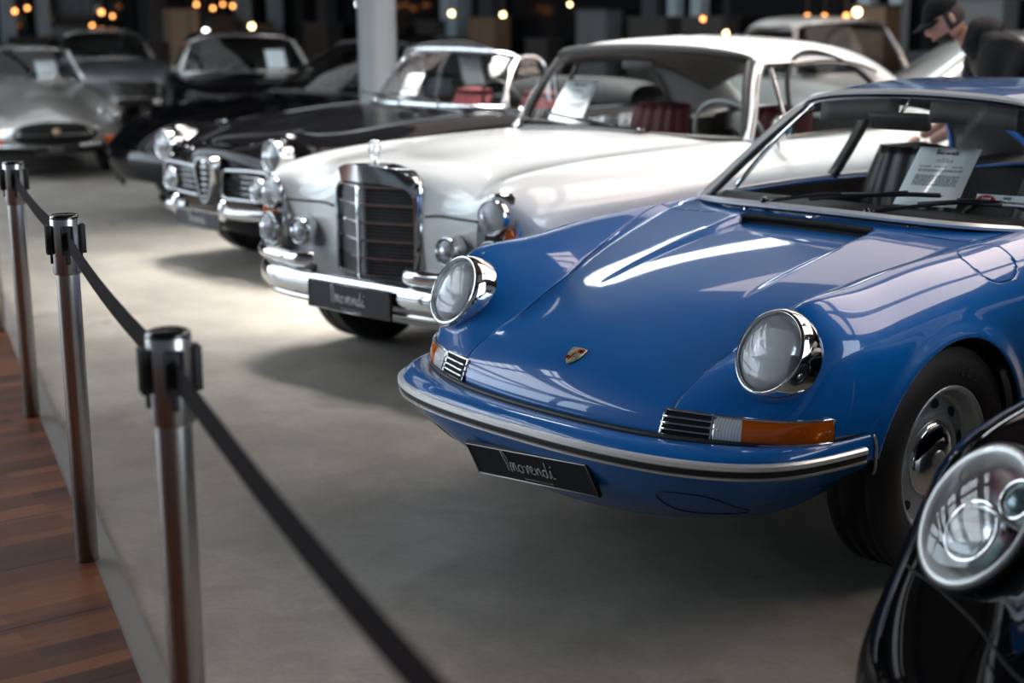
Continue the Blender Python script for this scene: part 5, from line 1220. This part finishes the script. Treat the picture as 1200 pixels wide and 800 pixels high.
# ------------------------------------------------------------------ simpler cars of the further rows
def simple_car(name, label, cat, loc, rz, paint, L=4.3, W=.85, zn=.70, zc=.92, yc=1.45, yt=2.0, zr=1.32, yr=3.1, tail=.85, ht=.62, lamp=('round', .60, .64, .085), gl=None, chrome=True, nose=.55, grille=(.36, .10, .50), tumble=.62, bumper=True, wr=.31, ywf=.80, platew=True, open_top=False, low=.38):
    o = thing(name, label, cat, loc, rz)
    f = [0, .42, .68, .84, .95, 1.0, .97]
    st = []
    def row(y, zt, w, crest, side, sill=.22, sweep_=0., mid=.45):
        return [(W * f[0], y, zt), (W * w * f[1], y + sweep_ * .15, zt - .012), (W * w * f[2], y + sweep_ * .35, zt - .025 + crest), (W * w * f[3], y + sweep_ * .6, zt - .035 + crest), (W * w * f[4], y + sweep_ * .85, zt - .12 + crest * .5), (W * w * f[5], y + sweep_, mid), (W * w * f[6], y + sweep_ * 1.02, sill)]
    st.append(row(.10, low, .93, .02, 0, .24, .30, .33))
    st.append(row(.02, low + .6 * (zn - low), .95, .03, 0, .24, .28, .40))
    st.append(row(.10, zn, .96, .03, 0, .23, .28, .47))
    st.append(row(.34, zn + (zc - zn) * .42, .97, .028, 0, .22, .20, .5))
    st.append(row(.80, zn + (zc - zn) * .75, .985, .015, 0, .22, .10, .53))
    st.append(row(yc, zc, 1., -.005, 0, .22, .06, .55))
    st.append(row((yc + yr) / 2 + .4, zc, 1., -.005, 0, .22, .0, .55))
    st.append(row(yr + .55, zc - .01, .98, -.005, 0, .22, -.05, .55))
    st.append(row(L - .28, tail, .94, -.01, 0, .24, -.16, .5))
    st.append(row(L, tail - .2, .9, -.02, 0, .28, -.22, .45))
    car_shell(o, np.array(st), paint, [(ywf, wr, wr + .03), (L - .95, wr, wr + .03)], ([0, .4 * W, .7 * W, W], [yc + .03, yc + .06, yc + .15, yc + .3], yr + .30, W * .79), ns=90, nl=50)
    wb = [(0, yc + .03, zc), (W * .35, yc + .05, zc - .004), (W * .62, yc + .12, zc - .012), (W * .80, yc + .26, zc - .02)]
    wt = [(0, yt, zr - .055), (W * .28, yt + .01, zr - .06), (W * tumble * .8, yt + .05, zr - .08), (W * tumble, yt + .11, zr - .115)]
    tr = CHROME2 if chrome else BLACK
    screen(o, wb, wt, .015, gl or GLASS_D, tr, .014, .012)
    if not open_top:
        k = W * tumble
        roof_shell(o, [[(0, yt, zr - .045), (0, yt + .3, zr - .005), (0, (yt + yr) / 2, zr), (0, yr, zr - .05), (0, yr + .45, zc + .10), (0, yr + .68, zc)],
            [(k * .55, yt + .01, zr - .052), (k * .56, yt + .3, zr - .015), (k * .57, (yt + yr) / 2, zr - .012), (k * .57, yr, zr - .062), (k * .56, yr + .43, zc + .09), (k * .56, yr + .66, zc)],
            [(k * .95, yt + .07, zr - .085), (k * .98, yt + .32, zr - .06), (k * 1.0, (yt + yr) / 2, zr - .055), (k, yr - .02, zr - .105), (k * 1.08, yr + .38, zc + .07), (k * 1.15, yr + .58, zc)],
            [(k * 1.03, yt + .13, zr - .13), (k * 1.06, yt + .35, zr - .12), (k * 1.08, (yt + yr) / 2, zr - .12), (k * 1.09, yr - .05, zr - .17), (k * 1.18, yr + .30, zc + .05), (k * 1.25, yr + .46, zc)]], paint)
        side_glass(o, [(W * .80, yc + .28, zc - .018), (W * .81, (yc + yr) / 2 + .2, zc), (W * .79, yr + .30, zc)], [(k * 1.03, yt + .14, zr - .12), (k * 1.08, (yt + yr) / 2, zr - .12), (k * 1.10, yr - .02, zr - .17)], gl or GLASS_D)
        for s in (1, -1):
            make('side_window_frame', tube(spl([np.array(q) * (s, 1, 1) for q in [(W * .80, yc + .28, zc - .018), (k * 1.04, yt + .13, zr - .12), (k * 1.09, (yt + yr) / 2, zr - .115), (k * 1.10, yr - .03, zr - .165), (W * .80, yr + .28, zc), (W * .81, (yc + yr) / 2 + .2, zc)]], 40), .012, 6, closed=True), tr, o)
    pillars(o, [(W * .805, yc + .27, zc - .02), (W * (.805 + tumble) / 2 * 1.01, (yc + yt) / 2 + .19, (zc + zr) / 2 - .05), (W * tumble * 1.02, yt + .12, zr - .12)], .022, paint, tr if chrome else None)
    tub_and_dash(o, W * .77, yc + .05, yr + .2, zc - .02, seat_y=yt + .35, seat_z=zc + .12, seats=((-W * .42,), (W * .42,)), wheel_x=W * .42)
    kind, lx, lz, lr = lamp
    for s in (1, -1):
        sg = np.array((s, 1, 1))
        if kind == 'round':
            round_lamp(o, axis_M(np.array((lx, .20, lz)) * sg, (.05 * s, -1, .15)), lr, bezel=.014, depth=.05, name='headlight', ring_h=.08, dome=.02)
        elif kind == 'flush':
            hl = make('headlight', lathe([(lr + .01, -.02), (lr + .01, .004), (lr, .008), (.0005, .002)][::-1], 32, axis_M(np.array((lx, .40, lz)) * sg, (.25 * s, -.62, .75)), 1, 1.5), LAMPC, o)
            make('reflector', lathe([(lr - .005, .0), (lr * .6, -.03), (.0005, -.04)][::-1], 24, axis_M(np.array((lx, .405, lz - .004)) * sg, (.25 * s, -.62, .75)), 1, 1.5), REFL, hl)
        for y in (ywf, L - .95): wheel(o, (W - .12) * s, y, wr, .18, wr * .62, s, 'plain')
    if grille:
        gw, gz0, gz1 = grille[0], grille[1] + .28, grille[2]
        gr = make('grille', grid([[(x, .005 + .15 * x * x, z) for x in np.linspace(-gw, gw, 13)] for z in np.linspace(gz0, gz1, 3)]), DARK, o)
        make('grille_frame', tube([(-gw, .0 + .15 * gw * gw, gz0), (0, -.01, gz0), (gw, .15 * gw * gw, gz0), (gw, .15 * gw * gw, gz1), (0, -.01, gz1), (-gw, .15 * gw * gw, gz1)], .010, 6, closed=True), tr, gr)
        for k in range(1, 4):
            z = gz0 + (gz1 - gz0) * k / 4; make('grille_bar', tube([(-gw, .15 * gw * gw, z), (0, -.005, z), (gw, .15 * gw * gw, z)], .005, 6), tr, gr)
    if bumper: bar([(0,-.03,.40),(.4,.0,.40),(W * .7,.08,.40),(W * .95,.25,.40),(W * 1.01,.45,.40)], bumper_sec(.03, .09), CHROME if chrome else BLACKG, 'front_bumper', o)
    if platew: make('license_plate', box((0, -.075, .40), (.50, .012, .105)), PLATEM, o, bev=.003)
    return o
# low black coupe between the silver car and the spider
simple_car('sports_coupe', 'low black coupe with a smooth sloping nose behind the dark open-top car', 'car', (-7.55, 2.95, 0), math.radians(0), BLACKP, L=4.35, W=.90, zn=.60, zc=.93, yc=1.55, yt=2.30, zr=1.385, yr=3.15, tail=.85, lamp=('flush', .62, .70, .085), chrome=False, grille=None, bumper=False, low=.30, ywf=.95, platew=False, tumble=.66)
# second row
simple_car('sedan', 'black sedan in the second row with a bright frame round its windscreen', 'car', (-10.07, 5.79, 0), math.radians(62), BLACKP, L=4.7, W=.90, zn=.76, zc=.96, yc=1.55, yt=2.05, zr=1.40, yr=3.3, tail=.9, lamp=('round', .66, .66, .08), grille=(.30, .16, .76))
simple_car('saloon', 'grey saloon with a bright bumper far back beside the silver car', 'car', (-16.3, 7.75, 0), math.radians(74), GREYPAINT, L=4.5, W=.86, zn=.78, zc=.98, yc=1.4, yt=1.9, zr=1.42, yr=3.2, lamp=('round', .62, .68, .085), grille=(.34, .18, .70))
simple_car('small_car', 'white rounded small car behind the roof of the white coupe', 'car', (-4.35, 9.0, 0), math.radians(66), mat('ivory_paint', (.70, .70, .67), .3, coat=1.), L=4.0, W=.78, zn=.78, zc=.98, yc=1.1, yt=1.5, zr=1.52, yr=2.6, tail=.8, lamp=('round', .58, .70, .09), grille=None)
simple_car('estate_car', 'silver grey car seen past the rear pillar of the white coupe', 'car', (-1.3, 9.8, 0), math.radians(137.5), SILVERPAINT, L=3.9, W=.84, zn=.78, zc=1.0, yc=1.2, yt=1.65, zr=1.40, yr=2.9, tail=.95, lamp=('round', .6, .7, .085))
# ------------------------------------------------------------------ price sheets in the windscreens
def stand(loc, rz, lean, roll=0.): return Matrix.Translation(loc) @ Matrix.Rotation(rz, 4, 'Z') @ Matrix.Rotation(roll, 4, 'Y') @ Matrix.Rotation(lean, 4, 'X')
GS = 'price sheets in the windscreens'
paper_sheet(stand((.204, 1.65, .909), .229, -.957), 'white price sheet with printed lines behind the windscreen of the blue coupe', group=GS)
paper_sheet(stand((-2.585, 2.723, .985), .177, -.716), 'white price sheet behind the windscreen of the white coupe', .204, .288, group=GS)
paper_sheet(stand((-5.44, 3.98, .965), .20, -.60), 'white price sheet behind the windscreen of the dark open-top car', .15, .21, group=GS)
paper_sheet(stand((-12.50, 4.70, .885), 1.30, -.764), 'white price sheet behind the windscreen of the silver classic coupe', .218, .308, False, group=GS)
paper_sheet(stand((-11.45, 6.93, .985), 1.146, -.85), 'white price sheet behind the windscreen of the black sedan', .22, .31, False, group=GS)
paper_sheet(stand((-7.02, 6.0, .95), 1.30, -.40), 'white price sheet in the side window of the low black coupe', .21, .297, False, group=GS)
# small card beside the sheet in the white coupe, sticker strip in the blue coupe
cardo = make('card', grid([[(x, .008 * y, y) for x in (-.05, .05)] for y in (0, .04, .085)]), PAPER, None, solid=.001)
cardo.matrix_world = stand((-2.60, 3.02, .972), .15, -1.1); tag(cardo, 'small white card lying beside the price sheet in the white coupe', 'card')
st_ = bpy.data.objects.new('sticker_strip', None); COL.objects.link(st_); st_.matrix_world = stand((.455, 1.70, .925), .22, -.55)
tag(st_, 'white strip with a red oval mark behind the blue coupe windscreen', 'sticker')
make('strip', box((0, 0, .018), (.175, .002, .036)), PAPER, st_, flat=True)
make('red_mark', xf(disc(.03, 28, None, 1, .55), Matrix.Translation((-.055, -.0016, .017)) @ Matrix.Rotation(PI / 2, 4, 'X')), mat('red_print', (.45, .015, .03), .5), st_)
make('mark_lettering', xf(text_mesh('SIM', .020), Matrix.Translation((-.055, -.0022, .011))), PAPER, st_)
make('strip_lettering', join(xf(text_mesh('BEST', .013), Matrix.Translation((.012, -.0015, .021))), xf(text_mesh('AUTO ASSEKURANZ', .0105), Matrix.Translation((.030, -.0015, .007)))), INK, st_)
# ------------------------------------------------------------------ hall columns, facade and what stands beyond
COLM = mat('column_paint', (.10, .115, .125), .45)
struct(make('column', lathe([(.145, 6.2), (.145, .02), (.19, .0)], 40, Matrix.Translation((-6.25, 4.36, 0))), COLM))
FRM = mat('facade_frame', (.035, .038, .042), .5)
PALE = mat('facade_post', (.30, .36, .39), .45)
GLZ = mat('dark_glazing', (.010, .010, .011), .08, spec=.6)
def along_wall(px):
    """point of the back or side wall seen in the direction px of the photograph's horizon"""
    d = Vector((-.72165748, .65918272)) + Vector((.67533475, .73748874)) * ((px - 600) / 1746.3)
    t1 = (WALLB - .35 + 2.6218) / d.y; t2 = (WALLS + .35 - 2.8795) / d.x
    t = t1 if d.x >= 0 else min(t1, t2) if d.y > 0 else t2
    return 2.8795 + d.x * t, -2.6218 + d.y * t, t2 < t1
n_ = 10
for px, w, m in ((38, .22, PALE), (77, .20, PALE), (200, .42, FRM), (300, .26, PALE), (337, .24, PALE), (395, .28, FRM), (540, .42, PALE), (580, .34, FRM), (762, .30, FRM), (785, .18, PALE), (812, .20, PALE), (1000, .2, PALE), (1035, .2, PALE), (1192, .2, PALE)):
    x, y, side = along_wall(px)
    struct(make('facade_post', box((x, y, 3.1), (w, w, 6.2)), m, flat=True))
# panes of the glazed partition, a lit brown shop interior behind parts of it
random.seed(3)
WARM = [mat('shop_brown', (.16, .10, .06), .6), mat('shop_dark', (.03, .026, .024), .6), mat('shop_beige', (.30, .23, .16), .6), mat('shop_grey', (.10, .11, .115), .5)]
k = 0
for px in list(range(12, 340, 42)) + list(range(404, 1200, 62)):
    x, y, side = along_wall(px)
    m = WARM[(0, 1, 3, 1, 1, 2, 1, 0, 1, 3, 1)[k % 11]]; k += 1
    h = random.uniform(.9, 1.75); w = random.uniform(.5, .85)
    cb = thing('display_cabinet', ['brown display cabinet against the far glazed wall', 'tall dark display cabinet against the far glazed wall', 'beige display cabinet against the far glazed wall', 'grey display cabinet against the far glazed wall'][WARM.index(m)], 'cabinet', (x + (.30 if side else 0), y - (0 if side else .30), 0), (PI / 2 if side else 0), 'cabinets along the far wall')
    make('carcass', box((0, 0, h / 2), (w, .40, h)), m, cb, bev=.01, flat=True)
    make('top_board', box((0, 0, h + .015), (w + .05, .44, .03)), FRM, cb, flat=True)
    for s in (-1, 1): make('door', box((s * w / 4, -.205, h * .45), (w / 2 - .03, .012, h * .8)), m, cb, flat=True)
for (wx, wy, sx, sy) in ((-8, WALLB - .06, 40, .04), ):
    struct(make('window_20', box((wx, wy, 3.0), (sx, sy, 6.0)), GLZ, flat=True))
struct(make('window_21', box((WALLS + .06, 4, 3.0), (.04, 28, 6.0)), GLZ, flat=True))
# small warm lamps along the wall and under the roof beyond
BULB = {c: mat('bulb_' + c, (0, 0, 0), .5, emit=col, estr=st) for c, col, st in (('orange', (1, .36, .10), 6), ('yellow', (1, .74, .34), 9), ('white', (.85, .95, 1), 9))}
for px, py, c, r in ((12,8,'orange',.07),(26,5,'orange',.06),(107,10,'orange',.08),(119,14,'orange',.06),(96,23,'orange',.06),(86,43,'orange',.06),(212,3,'orange',.07),(230,7,'orange',.07),(241,3,'orange',.06),(252,5,'orange',.07),(263,33,'orange',.06),(203,42,'orange',.06),(221,31,'white',.10),(370,27,'yellow',.10),(492,5,'white',.08),(597,16,'yellow',.08),(655,18,'yellow',.07),(730,8,'yellow',.05),(879,25,'orange',.06),(876,0,'orange',.05),(905,40,'yellow',.06),(1050,20,'yellow',.10),(995,24,'orange',.07),(1014,24,'orange',.06),(1038,24,'orange',.07)):
    r *= .55
    x, y, side = along_wall(px)
    dist = math.hypot(x - 2.88, y + 2.62)
    z = 1.512 + (22.3 - (py) + (600 - px) * -.0059) / 1746.3 * dist * 1.02
    o = (1.3 if side else 0, 0 if side else -1.3)
    t = thing('pendant_lamp', {'orange': 'small orange lamp glowing by the far dark wall', 'yellow': 'small yellow lamp glowing by the far dark wall', 'white': 'small cool white lamp glowing by the far dark wall'}[c], 'lamp', (x + o[0], y + o[1], z), (PI / 2 if side else 0), c + ' lamps by the far wall')
    make('bulb', lathe([(.0005, r), (r * .7, r * .72), (r, 0), (r * .7, -r * .72), (.0005, -r)][::-1], 16), BULB[c], t)
    make('stem', tube([(0, 0, r * .9), (0, 0, CEIL - z - .1)], .012, 6), FRM, t)
# ------------------------------------------------------------------ person leaning forward between the cars
def skin(verts, edges, radii, root=0, name='skin', m=None, parent=None, sub=2):
    me = bpy.data.meshes.new(name); me.from_pydata(verts, edges, []); o = bpy.data.objects.new(name, me); link(o, parent)
    md = o.modifiers.new('skin', 'SKIN'); md.use_smooth_shade = True
    for i, r in enumerate(radii):
        sv = me.skin_vertices[0].data[i]; sv.radius = (r, r) if not hasattr(r, '__len__') else r; sv.use_root = (i == root)
    s = o.modifiers.new('sub', 'SUBSURF'); s.levels = sub; s.render_levels = sub
    me.materials.append(m); return o
PSN = thing('person', 'person in black jacket and black cap looking down between the blue and white coupes', 'person', (-.93, 3.93, 0), math.radians(-50)); PSN.scale = (.94, .94, .94)
JK = mat('black_jacket', (.006, .0065, .008), .6, spec=.15, bump=(26, .5)); SKN = mat('skin', (.42, .22, .16), .5); HAIRM = mat('dark_hair', (.02, .013, .010), .7); JEAN = mat('dark_trousers', (.02, .022, .03), .8); CAPM = mat('black_cap', (.005, .0055, .0065), .8, spec=.1); SHOE = mat('dark_shoe', (.015, .015, .016), .5)
# body: head, neck, hands and trunk as one surface
bv = [(0,.34,.96),(0,.28,1.12),(0,.17,1.29),(0,.05,1.42),(0,-.08,1.50),(0,-.15,1.535),
      (.17,.03,1.42),(.235,-.02,1.22),(.215,-.18,1.05),(.17,-.28,.99),(-.17,.03,1.42),(-.235,-.02,1.22),(-.215,-.18,1.05),(-.17,-.28,.99),
      (.10,.33,.90),(.105,.22,.50),(.105,.31,.09),(-.10,.33,.90),(-.105,.22,.50),(-.105,.31,.09)]
be = [(0,1),(1,2),(2,3),(3,4),(4,5),(3,6),(6,7),(7,8),(8,9),(3,10),(10,11),(11,12),(12,13),(0,14),(14,15),(15,16),(0,17),(17,18),(18,19)]
br = [.13,.12,.13,.12,.060,.056,.065,.05,.038,.028,.065,.05,.038,.028,.085,.06,.045,.085,.06,.045]
body_p = skin(bv, be, br, 0, 'body', SKN, PSN)
jv = [(0,.35,.92),(0,.29,1.10),(0,.19,1.27),(0,.07,1.41),(0,-.04,1.475),
      (.185,.04,1.415),(.255,-.01,1.22),(.230,-.16,1.07),(-.185,.04,1.415),(-.255,-.01,1.22),(-.230,-.16,1.07)]
je = [(0,1),(1,2),(2,3),(3,4),(3,5),(5,6),(6,7),(3,8),(8,9),(9,10)]
jr = [(.20,.16),(.21,.17),(.23,.19),(.21,.175),.100,.120,.092,.066,.120,.092,.066]
skin(jv, je, jr, 0, 'jacket', JK, PSN)
skin([(0,.03,1.455),(0,-.03,1.51),(0,-.12,1.548)], [(0,1),(1,2)], [.15,.125,.098], 0, 'collar', JK, PSN)
skin([(0,.34,.95),(.10,.33,.90),(.105,.22,.50),(.105,.31,.10),(-.10,.33,.90),(-.105,.22,.50),(-.105,.31,.10)], [(0,1),(1,2),(2,3),(0,4),(4,5),(5,6)], [.15,.105,.078,.07,.105,.078,.07], 0, 'trousers', JEAN, PSN)
for s in (1, -1):
    skin([(.105*s,.34,.05),(.107*s,.22,.05),(.112*s,.10,.04)], [(0,1),(1,2)], [(.045,.04),(.048,.045),(.045,.03)], 0, 'shoe', SHOE, PSN)
    hv = [(.17*s,-.28,.99),(.165*s,-.32,.96)]; he = [(0,1)]; hr = [.028,(.038,.02)]
    for q, (dx, ln) in enumerate(((-.030,.062),(-.010,.072),(.010,.07),(.028,.055))):
        b0 = len(hv); hv += [(.165*s+dx,-.345,.94),(.165*s+dx,-.345-ln*.5,.92),(.165*s+dx*.9,-.345-ln*.8,.89)]; he += [(1,b0),(b0,b0+1),(b0+1,b0+2)]; hr += [.009,.0085,.007]
    b0 = len(hv); hv += [(.165*s-.045*s,-.325,.95),(.165*s-.06*s,-.355,.93)]; he += [(1,b0),(b0,b0+1)]; hr += [.011,.009]
    skin(hv, he, hr, 0, 'hand', SKN, PSN, 2)
# head: face looking down and forward
def head_pt(th, ph):
    """th around (0 = face, +x side at 90), ph elevation; unit-ish head of half sizes .076 .098 .118"""
    cx, sx_ = math.sin(th) * math.cos(ph), -math.cos(th) * math.cos(ph); sz = math.sin(ph)
    x, y, z = .076 * cx, .098 * sx_, .118 * sz
    f = max(0, math.cos(th)) ** 2
    low = max(0, -sz)
    x *= 1 - .30 * low ** 1.5; y *= 1 - .10 * low * (1 - f)
    nose_ = math.exp(-(th / .16) ** 2) * math.exp(-((z + .012) / .028) ** 2); y -= .026 * nose_
    y -= .008 * math.exp(-(th / .5) ** 2) * math.exp(-((z - .038) / .014) ** 2)
    y += .008 * math.exp(-((abs(th) - .42) / .16) ** 2) * math.exp(-((z - .014) / .014) ** 2)
    y -= .010 * math.exp(-(th / .3) ** 2) * math.exp(-((z + .058) / .010) ** 2)
    y -= .016 * math.exp(-(th / .35) ** 2) * math.exp(-((z + .095) / .018) ** 2)
    return (x, y, z)
MH = Matrix.Translation((0, -.215, 1.595)) @ Matrix.Rotation(math.radians(12), 4, 'Z') @ Matrix.Rotation(math.radians(34), 4, 'X')
hgrid = [[head_pt(th, ph) for th in np.linspace(-PI, PI, 56, endpoint=False)] for ph in np.linspace(-PI / 2 + .02, PI / 2 - .02, 44)]
V_, F_ = grid(hgrid, False, True)
head = make('head', xf((V_, F_), MH), SKN, PSN)
beard = [[tuple(np.array(head_pt(th, ph)) * (1.035, 1.035, 1.02)) for th in np.linspace(-1.2, 1.2, 40)] for ph in np.linspace(-1.25, -.48, 14)]
make('beard', xf(grid(beard), MH), HAIRM, head)
hr_ = [[tuple(np.array(head_pt(th, ph)) * (1.05, 1.06, 1.03)) for th in np.linspace(1.35, 2 * PI - 1.35, 40)] for ph in np.linspace(-.45, .5, 14)]
make('hair', xf(grid(hr_), MH), HAIRM, head)
for s in (1, -1):
    make('ear', xf(lathe([(.0005, .010), (.012, .012), (.019, .006), (.017, -.004), (.0005, -.006)][::-1], 20, axis_M((.078 * s, .010, .0), (s, .35, 0)), .75, 1.5), MH), SKN, head)
    make('eye', xf(lathe([(.0005, .011), (.008, .008), (.011, 0)][::-1], 14, axis_M((.030 * s, -.078, .014), (.1 * s, -1, 0))), MH), mat('eye_white', (.6, .58, .55), .2), head)
make('lips', xf(tube([(-.024, -.090, -.058), (0, -.102, -.057), (.024, -.090, -.058)], [.003, .006, .003], 8), MH), mat('lip', (.38, .15, .12), .5), head)
cp_ = [[tuple(np.array(head_pt(th, ph)) * (1.09, 1.08, 1.10)) for th in np.linspace(-PI, PI, 48, endpoint=False)] for ph in np.linspace(.33, PI / 2 - .02, 16)]
cap_o = make('cap', xf(grid(cp_, False, True), MH), CAPM, head, solid=-.004)
vis = [[(.078 * u * (1 - .25 * v ** 2), -.088 - .085 * v * (1 - .35 * u * u) + .045 * u * u, .050 - .018 * v - .020 * u * u) for u in np.linspace(-1, 1, 17)] for v in np.linspace(0, 1, 8)]
make('cap_visor', xf(grid(vis), MH), CAPM, head, solid=.004)
